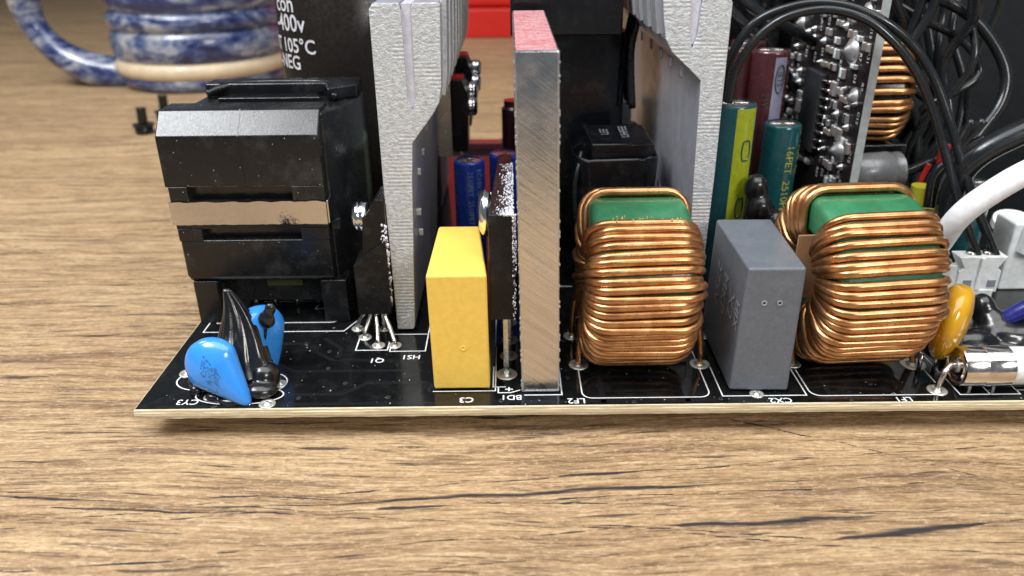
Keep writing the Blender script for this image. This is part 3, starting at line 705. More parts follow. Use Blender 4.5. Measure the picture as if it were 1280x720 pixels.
# devices at the far end of the first heatsink
for i, (y, z, dx) in enumerate(((8.2, 3.0, 0), (9.6, 3.3, .04))):
    d = thing('power_transistor', ('black transistor with bright screw heads on the far end of the first heatsink', 'black transistor with a red reflection painted on top, rearmost on the first heatsink')[i], 'transistor')
    bm = B(); prism(bm, [(-1.42+dx, z-1.0), (-1.05+dx, z-1.0), (-1.0+dx, z+.35), (-1.15+dx, z+.75), (-1.42+dx, z+.75)], y, y+1.0, 'y'); mesh('body', bm, 'epoxy', d, bevel=.03)
    bm = B(); box(bm, -1.78, -1.43+dx, y-.02, y+1.02, z-1.1, z+.85); mesh('metal_tab', bm, 'alu_side', d)
    bm = B(); box(bm, -1.40+dx, -1.12+dx, y+.03, y+.5, z+.755, z+.80); mesh('top_reflection', bm, 'redplastic', d)  # red plate added as a painted reflection on the package top
    screw(d, (-1.02+dx, y+.35, z+.05), (1, -.1, 0), .22, .12, 1)
    screw(d, (-1.02+dx, y+.75, z+.35), (1, -.1, 0), .22, .12, 1)
    for k in range(3):
        bm = B(); box(bm, -1.25+dx, -1.18+dx, y+.2+k*.28, y+.27+k*.28, 0, z-.98); mesh('lead', bm, 'pin', d)

# ================================================================ COMMON MODE CHOKES
def choke(name, label, c, yaw, Rw, Ri, half, wr, a_list, core_r, core_in, core_half, core_mat, group, wmat='copper', rc=.36, seed=1, turns_name='wire_turn', skew=.02, lab=None):
    t = thing(name, label, 'inductor', group); rnd = random.Random(seed)
    # core ring, rounded section, axis along local x
    bm = B(); n = 64; sec = rrect(-core_half, core_half, core_in, core_r, .16, 4); rings = []
    for k in range(n):
        a = 2*math.pi*k/n
        rings.append([bm.verts.new((s_[0], -s_[1]*math.cos(a), s_[1]*math.sin(a))) for s_ in sec])
    for k in range(n):
        p, q2 = rings[k], rings[(k+1)%n]
        for j in range(len(sec)): bm.faces.new((p[j], p[(j+1)%len(sec)], q2[(j+1)%len(sec)], q2[j]))
    mesh('core', bm, core_mat, t, smooth=True)
    for deg in a_list:
        th0 = R(deg+rnd.uniform(-.8, .8)); sk = R(rnd.gauss(0, .4)+skew*40+(1.6*math.sin(len(t.children)*1.3) if deg < -28 else 0)); ro = Rw+rnd.uniform(-.015, .03); ha = half+rnd.uniform(-.03, .03)
        sh = rnd.uniform(-.03, .03); bow = rnd.uniform(-.3, .3)
        loop = rrect(-ha+sh, ha+sh, Ri, ro, rc, 5); pts = []
        # add mid points on the outer crossing so it can bow
        full = []
        for i in range(len(loop)):
            a_, b_ = loop[i], loop[(i+1)%len(loop)]; full.append(a_)
            L = math.hypot(b_[0]-a_[0], b_[1]-a_[1])
            if L > .35:
                for j in range(1, 6): full.append((a_[0]+(b_[0]-a_[0])*j/6, a_[1]+(b_[1]-a_[1])*j/6))
        for (a_, rho) in full:
            th = th0+sk*(a_/ha)*max(0, (rho-Ri)/(ro-Ri))+R(bow)*math.cos(a_/ha*math.pi/2)
            pts.append((a_, -rho*math.cos(th), rho*math.sin(th)))
        bm = B(); tube(bm, pts, wr, 12, closed=True); mesh(turns_name, bm, wmat, t, smooth=True)
    t.location = c; t.rotation_euler = (0, 0, R(yaw))
    return t
front = [60-k*5.45 for k in range(27)]
back = [104+k*7.2 for k in range(20)]
lf2 = choke('choke_coil', 'copper wound choke coil on a green core, between aluminium bar and grey box', (2.13, 1.68, 1.57), 0, 1.47, .52, .885, .069, front+back, 1.375, .70, .82, 'green', 'copper wound choke coils', seed=3)
for (x, y, z) in ((1.18, 1.33, 0), (1.14, 2.39, 0), (3.34, 1.31, 0)):
    bm = B(); sx = 1 if x < 2 else -1
    tube(bm, smooth_path([(x, y, 0), (x, y, .25), (x+sx*.03, y+.1, .6), (x+sx*.12, y+.15, 1.0)], 6), .06, 8)
    l = mesh('lead', bm, 'copper', lf2, smooth=True); l.location = (-2.13, -1.68, -1.57)
bm = B(); box(bm, -1.0, 1.0, -.35, .55, -1.56, -1.2); mesh('bobbin_base', bm, 'black', lf2, bevel=.04)
flakes('varnish_crumbs', lf2, 60, lambda: (random.gauss(.0, .45), -math.cos(R(61+random.uniform(-5, 3)))*1.53, math.sin(R(61+random.uniform(-5, 3)))*1.52), 'crumb', .016)
front2 = [61, 55.2, 49.6, 42, 36, 30, 24.5, 17.5, 12, 5.5, -.5, -6, -12, -18, -24, -30, -36, -42, -48, -54, -60, -66, -72, -78]
back2 = [98, 103, 109, 116, 124, 131, 139, 146, 153, 160, 167, 175, 183, 191, 199, 207, 215, 223]
lf1 = choke('choke_coil', 'copper wound choke coil on a green core, between grey box and mustard disc', (5.93, 1.68, 1.60), 3, 1.48, .50, 0.96, .070, front2+back2, 1.37, .70, .86, 'green', 'copper wound choke coils', seed=9)
bm = B(); box(bm, -1.13, .6, -.20, -.15, -.35, .80); mesh('divider_card', bm, 'paper', lf1)
for (x, y, z) in ((7.12, 1.24, 0), (4.99, 1.28, -0)):
    bm = B(); tube(bm, smooth_path([(x, y, 0), (x-.02, y+.1, .3), (x-.03, y+.2, .8)], 6), .06, 8); l = mesh('lead', bm, 'copper', lf1, smooth=True)
    l.matrix_parent_inverse = (Matrix.Translation((5.93, 1.68, 1.60)) @ Matrix.Rotation(R(3), 4, 'Z')).inverted()

# ================================================================ CX2 grey box
cx = thing('film_capacitor', 'dark grey box capacitor standing between the two copper coils', 'capacitor')
bm = B(); hexa(bm, [(3.63, .40, .03), (4.61, .36, .03), (4.70, 2.55, .03), (3.65, 2.6, .03), (3.70, .42, 2.27), (4.62, .42, 2.27), (4.72, 2.6, 2.27), (3.72, 2.62, 2.27)])
mesh('case', bm, 'grey', cx, bevel=.05, seg=3)
for px in (952, 972):
    x, y, z = (4.02, .385, 1.66) if px == 952 else (4.27, .385, 1.66)
    bm = B(); lathe(bm, (x, y+.022, z), (0, -1, 0), [(0, .05), (.006, .045), (.006, .03), (0, .02), (0, 0)], 16); mesh('mould_mark', bm, 'emboss', cx)
for s, y, sz in (('X2', 1.0, .42), ('HJX', .62, .30), ('MKP', 1.45, .38), ('275V', 1.9, .38)):
    text('marking', s, sz, lambda a, b, y=y: (3.63+.07*(1.32-a)/2.24+(y-b-.4)/2.2*.02-.014, y-b, 1.35-a) , 'emboss', cx, .005)

# ================================================================ MUSTARD VARISTOR, FUSE
t, fr = disc('varistor', 'glossy mustard yellow disc component between the right copper coil and the glass fuse', (7.45, 1, 0.96), (-.10, 0, -1), (.55, .85, 0), .68, .28, .02, 'mustard', None, 'varistor')
for dx in (-.12, .15):
    bm = B(); tube(bm, [(7.22+dx, 1.0, .35), (7.22+dx, 1.0, 0)], .04, 8); mesh('lead', bm, 'pin', t, smooth=True)
fu = thing('fuse', 'tubular fuse with nickel end cap and white body, lying at the right front edge', 'fuse')
fx, fy, fz = 7.43, .50, .40
bm = B(); lathe(bm, (fx, fy, fz), (1, 0, 0), [(0, .0), (.0, .20), (.02, .22), (.03, .27), (.02, .29), (.0, .30), (.0, .325), (.03, .34), (.36, .345), (.37, .335), (.38, .345), (.80, .345), (.81, .325)], 40, cap=False); mesh('end_cap', bm, 'nickel', fu, smooth=True, auto=45)
bm = B(); lathe(bm, (fx+.78, fy, fz), (1, 0, 0), [(0, .318), (2.2, .318)], 40); mesh('tube', bm, 'ceramic', fu, smooth=True, auto=45)
bm = B(); lathe(bm, (fx+2.9, fy, fz), (1, 0, 0), [(0, .345), (.8, .345)], 40); mesh('end_cap', bm, 'nickel', fu, smooth=True, auto=45)
px_, py_, _z = (7.13, 0.38, 0)
bm = B(); tube(bm, smooth_path([(px_, py_, 0), (px_+.01, py_, .18), (px_+.07, py_+.03, .36), (fx-.1, fy-.01, fz+.03), (fx+.03, fy, fz)], 6), .055, 10); mesh('lead', bm, 'pin', fu, smooth=True)
bm = B(); lathe(bm, (fx-.03, fy, fz), (1, 0, 0), [(0, .06), (.02, .11), (.04, .1)], 16); mesh('solder_bead', bm, 'solder', fu, smooth=True)
for sx in (.22, .62):
    bm = B(); box(bm, fx+sx, fx+sx+.05, fy-.12, fy+.12, .0, .09); mesh('cap_leg', bm, 'solder', fu)

# black glue behind the fuse
gm = thing('glue_lump', 'glossy black glue spread behind the fuse, holding the blue cable', 'glue')
blobs('glue_body', [((8.6, 2, 0.71), (.22, .25, .30), (0, -.2, 0)), ((8.72, 1.8, 0.49), (.30, .3, .30), (0, -.4, 0)), ((8.96, 1.6, 0.38), (.5, .35, .26), (0, .2, 0)), ((9.48, 1.6, 0.47), (.8, .4, .22), (0, 0, 0)), ((8.26, 1.5, 0.25), (.5, .3, .3), (0, 0, 0)),
       ((8.48, 1.25, 0.22), (.7, .25, .14), (0, 0, 0)), ((9.32, 1.5, 0.32), (.6, .4, .25), (0, 0, 0)), ((9.8, 1.3, 0.18), (1.0, .4, .3), (0, 0, 0)), ((9.04, 1.8, -0.19), (1.4, .7, .35), (0, 0, 0)), ((9.3, 1.9, .1), (1.7, .8, .3), (0, 0, 0))], 'goo', gm, .045, 8)

# ================================================================ WIRES
def cable(name, label, pts, r, mat, group=None, k=8, cat='cable'):
    bm = B(); tube(bm, smooth_path(pts, k), r, 14); o = mesh(name, bm, mat, smooth=True); tag(o, label, cat, group); return o
cable('thick_cable', 'thick white cable curving up to the right from behind the right copper coil', [(7.88, 3.6, 0), (8.09, 3, 1.52), (8.13, 2.6, 2.28), (8.47, 2.4, 2.8), (8.99, 2.3, 3.23), (9.73, 2.3, 3.54)], .215, 'whitewire')
cable('thick_cable', 'thick black cable rising behind the white cable towards the right edge', [(8.95, 4.5, 0.11), (8.74, 4, 1.42), (8.54, 3.7, 2.45), (8.73, 3.5, 3.14), (9.53, 3.4, 3.68), (10.3, 3.4, 4.04)], .235, 'wire')
cable('printed_cable', 'dark blue printed cable entering the black glue at the right edge', [(8.55, 2, 0.16), (8.82, 1.75, 0.56), (9.2, 1.6, 0.96), (9.73, 1.5, 1.34)], .15, 'bluewire')
A2 = [(4.19, 4.8, 3.95), (4.25, 4.8, 4.71), (4.64, 4.7, 5.42), (5.36, 4.5, 5.74), (6.09, 4.3, 5.74), (6.78, 4.1, 5.48), (7.36, 4, 5.05), (7.82, 3.9, 4.47), (8.15, 3.7, 3.77), (8.47, 3.5, 2.98), (8.83, 3.25, 2.16), (9.36, 3.13, 1.22)]
A1 = [(4.23, 4.5, 3.96), (4.29, 4.5, 4.51), (4.53, 4.4, 5.07), (5, 4.3, 5.52), (5.68, 4.15, 5.69), (6.33, 4, 5.56), (6.84, 3.85, 5.22), (7.32, 3.75, 4.71), (7.71, 3.65, 4.08), (8.02, 3.5, 3.37), (8.42, 3.25, 2.36), (9, 3.13, 1.23)]
cable('thin_wire', 'thin black wire arching over the vertical small board, the lower and nearer of the pair', A1, .082, 'wire', 'arching pair of thin black wires')
cable('thin_wire', 'thin black wire arching over the vertical small board, the upper and farther of the pair', A2, .085, 'wire', 'arching pair of thin black wires')
cable('thin_wire', 'black wire making the wide outer loop against the dark case panel', [(7.92, 7.5, 5.85), (9.23, 7.2, 5.57), (9.99, 7, 5.19), (10.56, 6.8, 4.58), (10.81, 6.6, 4.01), (10.71, 6.4, 3.45), (10.3, 6.2, 2.89), (9.89, 6, 2.32), (9.61, 5.8, 1.56), (9.42, 5.6, 0.78)], .12, 'wire', 'black wires at the right')
cable('thin_wire', 'black wire making the small inner loop right of the far copper coil', [(8.04, 8.2, 5.79), (8.77, 7.8, 5.35), (9.27, 7.4, 5.05), (9.85, 7.2, 4.78), (10.19, 7, 4.47), (10.37, 6.9, 4.09), (10.21, 6.8, 3.85), (9.83, 6.8, 3.6), (9.31, 7, 3.15), (9.25, 7.6, 2.06)], .09, 'wire', 'black wires at the right')
for i, (pts, r, lb) in enumerate((([(8.23, 6, 1.82), (8.93, 5.8, 2.24), (9.44, 5.6, 2.65), (9.9, 5.5, 3.32)], .11, 'black wire slanting up from behind the copper coil to the thick black cable'),
                             ([(9.07, 5.2, 1.5), (9.05, 5.2, 2.12), (9.23, 5.2, 2.64), (9.53, 5.3, 3.37)], .09, 'black wire beside the red wires, running upward'),
                             ([(8.95, 5.6, 1.73), (9.18, 5.6, 2.27), (9.53, 5.6, 2.61), (10.05, 5.6, 2.92)], .08, 'short black wire above the yellow taped joint'),
                             ([(8.97, 5.2, 0.76), (8.84, 5, 1.54), (8.81, 5, 2.24), (8.96, 5, 2.53)], .08, 'black wire beside the red wire behind the coil'),
                             ([(10.75, 9, 5.71), (10.5, 8.6, 4.68), (10.87, 8.2, 3.44), (10.71, 7.8, 1.99)], .10, 'black wire hanging close to the dark case panel'),
                             ([(9.71, 9, 5.72), (10.15, 8.6, 4.13), (10.37, 8.2, 2.67), (10.31, 7.8, 1.18)], .12, 'black wire hanging down behind the far copper coil'),
                             ([(4.37, 8, 5.85), (5.26, 8, 5.07), (6.05, 8.2, 4.41), (7.11, 8.6, 3.21)], .12, 'black wire crossing above the maroon capacitors'),
                             ([(4.46, 7, 6.08), (5.21, 7, 5.43), (6.02, 7.2, 5.04), (7.28, 8, 4.43)], .12, 'black wire crossing in front of the dark case panel'),
                             ([(5.24, 9, 5.94), (6.02, 9, 5.04), (6.43, 9, 4.1), (6.81, 9, 2.72)], .11, 'black wire hanging behind the maroon capacitors'))):
    cable('thin_wire', lb, pts, r, 'wire', 'black wires at the right')
cable('thin_wire', 'dull red wire behind the right copper coil', [(9.49, 5.9, -0.13), (9.33, 5.7, 1.03), (9.28, 5.6, 1.99), (9.27, 5.6, 2.79)], .12, 'redwire', 'red wires behind the coil')
cable('thin_wire', 'short bright red wire running into the yellow taped joint', [(8.85, 5.6, 1.63), (8.92, 5.6, 2.02), (9.02, 5.6, 2.36)], .06, 'redwire', 'red wires behind the coil')
cable('thin_wire', 'red wire between the black wires by the thick black cable', [(9.12, 4.8, 0.92), (8.99, 4.7, 1.85), (9.03, 4.7, 2.54)], .07, 'redwire', 'red wires behind the coil')
tj = thing('taped_joint', 'yellow taped wire joint behind the right copper coil', 'wire joint')
bm = B(); cyl(bm, (8.81, 5.3, 1.32), (8.81, 5.3, 1.97), .22, 18); mesh('tape_wrap', bm, 'ylabel', tj, smooth=True, auto=40)
tg = thing('taped_joint', 'black wrapped wire joint just left of the yellow one', 'wire joint')
bm = B(); cyl(bm, (8.54, 5.6, 1.32), (8.58, 5.6, 1.84), .20, 18); mesh('tape_wrap', bm, 'tape', tg, smooth=True, auto=40)

rw = random.Random(21)
for i in range(13):
    x0 = rw.uniform(7.6, 10.6); y0 = rw.uniform(6.2, 9.6); pts = []
    for k in range(6):
        pts.append((x0+rw.uniform(-.35, .35)+.10*k*rw.choice((-1, 1)), y0+rw.uniform(-.3, .3), 6.9-k*1.35+rw.uniform(-.25, .25)))
    cable('thin_wire', 'one of the tangled thin black wires hanging in front of the dark case panel', pts, rw.uniform(.06, .11), 'wire', 'tangle of thin black wires')

# ================================================================ CONNECTORS
cn = thing('wire_connector', 'white two-pin wire connector with a pair of black wires going in, behind the mustard disc', 'connector')
bm = B(); box(bm, 8.72, 9.36, 2.95, 3.35, .0, .62); mesh('header', bm, 'nylon', cn, bevel=.02)
bm = B(); prism(bm, [(8.62, .55), (9.44, .55), (9.44, 1.0), (9.36, 1.06), (9.50, 1.30), (8.56, 1.30), (8.70, 1.06), (8.62, 1.0)], 2.98, 3.32, 'y'); hs_ = mesh('housing', bm, 'nylon', cn, bevel=.02)
bm = B(); box(bm, 8.98, 9.06, 2.93, 2.99, .62, 1.28); mesh('rib', bm, 'nylon', hs_, bevel=.01)
for x in (8.75, 9.22):
    bm = B(); box(bm, x, x+.14, 2.95, 2.985, .68, .82); mesh('latch_window', bm, 'emboss', hs_)
for x in (8.85, 9.17):
    bm = B(); cyl(bm, (x, 3.14, 1.27), (x, 3.13, 1.36), .09, 12); mesh('crimp', bm, 'pin', hs_, smooth=True)
bm = B(); hexa(bm, [(8.42, 3.1, .2), (8.68, 3.0, .2), (8.68, 3.4, .2), (8.5, 3.4, .2), (8.30, 3.1, 1.1), (8.60, 3.02, 1.1), (8.60, 3.4, 1.1), (8.4, 3.4, 1.1)]); mesh('side_wing', bm, 'nylon', cn, bevel=.02)
cn2 = thing('wire_connector', 'large white connector block at the right edge behind the white cable', 'connector')
bm = B(); box(bm, 10.3, 13.2, 4.2, 4.9, 0, 1.5); mesh('housing', bm, 'nylon', cn2, bevel=.05)
for x in (10.7, 11.6):
    bm = B(); lathe(bm, (x, 4.15, .9), (0, 0, 1), [(0, .25), (.5, .22), (.6, .2)], 20); mesh('socket', bm, 'nylon', cn2, smooth=True, auto=40)
bm = B(); lathe(bm, (11.25, 5.6, 0.86), (0, -.3, 1), [(0, .5), (.15, .5), (.15, .25), (.05, .2), (.05, 0)], 30); mesh('round_boss', bm, 'nylon', cn2, smooth=True, auto=40)
can('electrolytic_capacitor', 'small teal electrolytic capacitor beside the white connector, behind the white cable', 9.35, 4.4, .36, 0, 2.35, 'sleeve_teal')
yc = can('electrolytic_capacitor', 'yellow sleeved capacitor low behind the white cable', 8.5, 4.2, .36, 0, 1.75, 'ylabel')

# ================================================================ CAPACITORS at the right of heatsink 2
def stripe(t, x, y, r, z0, z1, a0, a1, mat, name='stripe'):
    bm = B(); n = 10; A = []; C2 = []
    for i in range(n+1):
        th = R(a0+(a1-a0)*i/n); A.append(bm.verts.new((x+(r+.006)*math.cos(th), y+(r+.006)*math.sin(th), z0))); C2.append(bm.verts.new((x+(r+.006)*math.cos(th), y+(r+.006)*math.sin(th), z1)))
    for i in range(n): bm.faces.new((A[i], A[i+1], C2[i+1], C2[i]))
    mesh(name, bm, mat, t, smooth=True)
g1 = can('electrolytic_capacitor', 'teal and lime green electrolytic capacitor close to the right of the sawn heatsink', 4.53, 5.05, .43, 0, 3.85, 'sleeve_teal', 'electrolytic capacitors by the small board')
stripe(g1, 4.53, 5.05, .43, .3, 3.80, -98, -35, 'lime')
for z, sh in ((2.95, 0), (1.75, 0)):
    bm = B(); pts = []
    for a in range(0, 360, 20):
        th = R(-62)+.10*math.cos(R(a))/.43; zz = z+.27*max(-.75, min(.75, math.sin(R(a))))
        pts.append((4.53+.44*math.cos(th), 5.05+.44*math.sin(th), zz))
    tube(bm, pts, .016, 5, closed=True); mesh('minus_mark', bm, 'sleeve_teal', g1)
m1 = can('electrolytic_capacitor', 'tall maroon electrolytic capacitor with a lilac stripe, left of the small vertical board', 5.66, 6.7, .40, 0, 4.62, 'sleeve_maroon', 'electrolytic capacitors by the small board')
stripe(m1, 5.66, 6.7, .40, .3, 4.5, -92, -52, 'lilac')
m2 = can('electrolytic_capacitor', 'maroon electrolytic capacitor partly hidden by the teal and lime one', 5.1, 7.2, .40, 0, 4.58, 'sleeve_maroon', 'electrolytic capacitors by the small board')
m3 = can('electrolytic_capacitor', 'rearmost maroon electrolytic capacitor, its top just showing behind the striped one', 5.55, 8.1, .40, 0, 4.62, 'sleeve_maroon', 'electrolytic capacitors by the small board')
for z in (4.05, 2.9):
    bm = B(); pts = []
    for a in range(0, 360, 20):
        th = R(-72)+.10*math.cos(R(a))/.40; pts.append((5.66+.412*math.cos(th), 6.7+.412*math.sin(th), z+.30*math.sin(R(a))))
    tube(bm, pts, .016, 5, closed=True); mesh('oval_logo', bm, 'print_dark', m1)
    text('print', 'JETS', .17, vert(5.66, 6.7, .405, -72, z), 'print_dark', m1)
text('print', '25V', .2, vert(5.66, 6.7, .405, -110, 3.6), 'print_dark', m1)
tl = can('electrolytic_capacitor', 'short teal electrolytic capacitor with yellow print, in front of the small vertical board', 5.72, 5.55, .385, 0, 3.3, 'sleeve_teal', 'electrolytic capacitors by the small board')
for s, a, z in (('16PET  2510PET', -75, 2.1), ('105°C', -30, 2.6)): text('print', s, .24, vert(5.72, 5.55, .385, a, z), 'print_gold', tl)
gb = thing('glue_lump', 'glossy black glue blob behind the grey box', 'glue')
blobs('glue_body', [((4.95, 4.4, 2.26), (.25, .25, .3), (0, 0, 0)), ((5.03, 4.3, 1.83), (.3, .3, .35), (0, 0, 0)), ((5.32, 4.2, 1.46), (.3, .3, .4), (0, .3, 0)), ((4.9, 4.3, .3), (.6, .5, .6), (0, 0, 0))], 'goo', gb, .05, 6)

# ================================================================ DAUGHTER BOARD
db = thing('daughter_board', 'small vertical circuit board crowded with silver soldered chips, left of the far copper coil', 'circuit board')
DX = 6.96
bm = B(); box(bm, DX, DX+.17, 4.7, 9.3, .0, 6.3); 
bm.faces.ensure_lookup_table()
for f in bm.faces: f.material_index = 0
bm.faces[2].material_index = 1
mesh('board', bm, ['dcb', 'dcb_edge'], db)
def dbox(px, py, w, h, d, mat, nm, bev=.02):
    _, y, z = px, py, 0
def on_board(yy, zz, w, h, d, mat, nm, bev=.02):
    bm = B(); box(bm, DX-d, DX-.002, yy-w/2, yy+w/2, zz-h/2, zz+h/2); return mesh(nm, bm, mat, db, bevel=bev)
chip = on_board(7.15, 3.2, .95, 1.75, .16, 'chip', 'chip', .03)
for s_ in (-1, 1):
    for k in range(9):
        bm = B(); z = 3.2-.75+k*.187; y = 7.15+s_*.56
        tube(bm, [(DX-.10, 7.15+s_*.46, z), (DX-.10, y, z), (DX-.02, y+s_*.06, z), (DX-.02, y+s_*.16, z)], .04, 6); mesh('chip_pin', bm, 'pin', chip, smooth=True)
rn = random.Random(5)
spots = []
tries = 0
while len(spots) < 135 and tries < 6000:
    tries += 1
    y, z = rn.uniform(4.85, 9.1), rn.uniform(1.8, 6.1)
    if abs(y-7.15) < .85 and abs(z-3.2) < 1.05: continue
    if all(abs(y-a) > .22 or abs(z-b) > .15 for a, b in spots): spots.append((y, z))
for i, (y, z) in enumerate(spots):
    k = rn.random()
    if k < .5:
        w_ = rn.uniform(.16, .3); h_ = rn.uniform(.09, .16)
        if rn.random() < .3: w_, h_ = h_, w_
        on_board(y, z, w_*.6, h_, .09, rn.choice(('smd', 'chip', 'smd', 'ceramic')), 'chip_resistor')
        for s_ in (-1, 1):
            bm = B(); yy_ = y+s_*w_*.45; prism(bm, [(DX, yy_-.06), (DX-.05, yy_-.05), (DX-.09, yy_-.01), (DX-.08, yy_+.03), (DX-.03, yy_+.06), (DX, yy_+.07)], z-h_*.55, z+h_*.55, 'z')
            mesh('solder_fillet', bm, 'solder', db, bevel=.015)
    elif k < .68:
        bm = B(); r_ = rn.uniform(.05, .11); lathe(bm, (DX, y, z), (-1, 0, 0), [(0, r_), (.03, r_*.9), (.08, r_*.5), (.12, r_*.2), (.13, 0)], 14); mesh('solder_bump', bm, 'solder', db, smooth=True)
    else:
        text('board_lettering', rn.choice(('C12', 'R31', 'R7', 'C5', 'R22', 'D3')), .15, lambda a, b, y=y, z=z: (DX-.006, y-b, z-a), 'silk', db)
for (y, z, r_, h_) in ((5.55, 4.75, .30, .2), (5.35, 2.75, .27, .22), (6.2, 5.85, .2, .15), (7.6, 5.85, .2, .15), (5.2, 5.5, .22, .14), (5.15, 3.9, .2, .14), (8.2, 5.2, .18, .12), (8.7, 4.9, .2, .14)):
    bm = B(); lathe(bm, (DX, y, z), (-1, 0, 0), [(0, r_), (h_*.3, r_*.92), (h_*.7, r_*.5), (h_, r_*.22), (h_*1.3, 0)], 22); mesh('solder_bump', bm, 'solder', db, smooth=True)

# far copper coil right of the daughter board
fc = choke('choke_coil', 'small amber copper coil on a black core, behind and right of the small vertical board', (8.25, 7.3, 3.55), -12, 1.05, .4, .66, .075, [52, 38, 26, 12, -2, -8, -22, -30, -42, -60, -80, 70, 90, 110, 130], .95, .5, .58, 'black', None, seed=4, skew=.05)
ps = thing('coil_stand', 'black plastic stand under the far amber coil', 'stand')
bm = B(); box(bm, 7.5, 9.0, 6.6, 8.0, 0, 2.52); mesh('stand_block', bm, 'tape', ps, bevel=.05)
gc = thing('electrolytic_capacitor', 'grey can lying behind the right copper coil, right of the small board', 'capacitor')
bm = B(); lathe(bm, (7.5, 6.0, 2.0), (1, .05, .05), [(0, .0), (0, .42), (.05, .46), (.85, .46), (.92, .40), (.98, .44), (1.1, .44), (1.15, 0)], 32); mesh('sleeve', bm, 'greycan', gc, smooth=True, auto=45)
bm = B(); box(bm, 7.6, 8.5, 5.7, 6.3, 0, 1.6); mesh('cradle', bm, 'black', gc, bevel=.04)
gt = thing('electrolytic_capacitor', 'dark grey can near the top edge, behind the arching wires', 'capacitor')
bm = B(); lathe(bm, (7.9, 8.4, 0), (0, 0, 1), [(0, .5), (6.0, .5), (6.05, .46), (6.05, 0)], 32); mesh('sleeve', bm, 'greycan', gt, smooth=True, auto=45)
bm = B(); lathe(bm, (7.9, 8.4, 5.9), (0, 0, 1), [(0, .52), (.5, .52), (.55, .45), (.55, 0)], 32); mesh('rubber_cap', bm, 'black', gt, smooth=True, auto=45)

# ================================================================ MIDDLE: dark transformer group between bar and heatsink 2
mt = thing('main_transformer', 'large black taped transformer standing behind the aluminium bar', 'transformer')
bm = B(); prism(bm, rrect(.15, 2.55, 6.5, 9.4, .5, 5), .3, 5.0, 'z'); mesh('winding_wrap', bm, 'tape', mt, bevel=.03)
bm = B(); box(bm, .02, 2.35, 6.2, 9.6, 5.0, 6.6); mesh('core', bm, 'hole', mt, bevel=.05)
bm = B(); box(bm, .3, 2.5, 6.7, 9.2, .0, .4); mesh('bobbin_base', bm, 'black', mt)
for k in range(3):
    bm = B(); tube(bm, smooth_path([(2.45, 6.9+k*.4, 5.9), (2.75, 6.8+k*.4, 5.5), (2.62, 6.7+k*.4, 4.6), (2.7, 6.6+k*.4, 3.4)], 6), .08, 8); mesh('flying_lead', bm, 'wire', mt, smooth=True)
sm = thing('taped_inductor', 'black tape wrapped inductor with an embossed top, behind the left copper coil', 'inductor')
bm = B()
Yc = 5.1; pl = rrect(1.32, 2.98, 4.55, 5.75, .35, 6); n = len(pl); rings = []
for z, sc_ in ((0.0, .96), (.8, .97), (1.6, 1.0), (2.3, 1.01), (2.80, 1.04), (2.86, 1.03), (2.80, .97), (2.2, .9)):
    rings.append([bm.verts.new((2.15+(x-2.15)*sc_+.012*math.sin(i*1.7+z*3), 5.15+(y-5.15)*sc_+.012*math.cos(i*2.3+z*4), z+(.03*math.sin(i*.9) if z > 2.5 else 0))) for i, (x, y) in enumerate(pl)])
for p, q2 in zip(rings, rings[1:]):
    for k in range(n): bm.faces.new((p[k], p[(k+1)%n], q2[(k+1)%n], q2[k]))
bm.faces.new(rings[-1]); bm.faces.new(rings[0])
mesh('tape_wrap', bm, 'tape', sm, smooth=True)
bm = B(); hexa(bm, [(1.65, 4.72, 2.3), (2.88, 4.72, 2.3), (2.88, 5.9, 2.3), (1.6, 5.9, 2.3), (1.62, 4.66, 3.12), (2.90, 4.66, 3.12), (2.82, 5.9, 3.22), (1.55, 5.9, 3.22)]); mesh('core', bm, 'tape', sm, bevel=.05)
for s, yy in (('EEFHU', 5.45), ('EEL', 5.0)): text('embossing', s[::-1], .27, lambda a, b, yy=yy: (2.1-a if False else 2.12+(-b*.9)+(yy-5.2)*.9, 5.25+a*.9, 3.14+(5.25+a*.9-4.66)*.08+.035), 'emboss', sm)
bm = B(); tube(bm, smooth_path([(1.45, 4.9, 2.9), (1.38, 4.7, 2.7), (1.3, 4.6, 2.2), (1.35, 4.62, 1.4)], 5), .05, 8); mesh('lead', bm, 'wire', sm, smooth=True)
# small parts seen between the heatsinks
for i, (x, y, r_, h_, m_, lb) in enumerate(((2.85, 9.6, .3, 3.0, 'nylon', 'small white capacitor between the dark transformer and the finned heatsink'), (2.95, 8.6, .22, 2.6, 'palegreen', 'small pale green component beside the finned heatsink'))):
    t = thing('small_component', lb, 'component'); bm = B(); lathe(bm, (x, y, 0), (0, 0, 1), [(0, r_), (h_-.05, r_), (h_, r_*.8), (h_, 0)], 20); mesh('body', bm, m_, t, smooth=True, auto=40)
cl = thing('spring_clip', 'small bent metal clip at the foot of the finned heatsink, right of the taped inductor', 'clip')
bm = B(); hexa(bm, [(2.92, 3.9, 1.3), (3.02, 3.9, 1.3), (3.02, 4.4, 1.3), (2.92, 4.4, 1.3), (2.94, 3.9, 2.35), (3.02, 3.9, 2.15), (3.02, 4.4, 2.35), (2.94, 4.4, 2.5)]); mesh('clip_blade', bm, 'alu_side', cl, bevel=.01)
bm = B(); cyl(bm, (2.96, 3.95, 0.0), (2.96, 3.95, 1.35), .05, 8); mesh('clip_leg', bm, 'pin', cl, smooth=True)
lw = thing('test_pin', 'thin bare metal pin standing just right of the aluminium bar', 'pin')
x, y, z = (1.51, 7.12, 0)
bm = B(); cyl(bm, (x, y, 0), (x-.03, y, .62), .035, 8); mesh('pin_shaft', bm, 'pin', lw, smooth=True)
bm = B(); cyl(bm, (x-.12, y+.0, .38), (x+.08, y+.0, .38), .035, 8); mesh('cross_wire', bm, 'pin', lw, smooth=True)
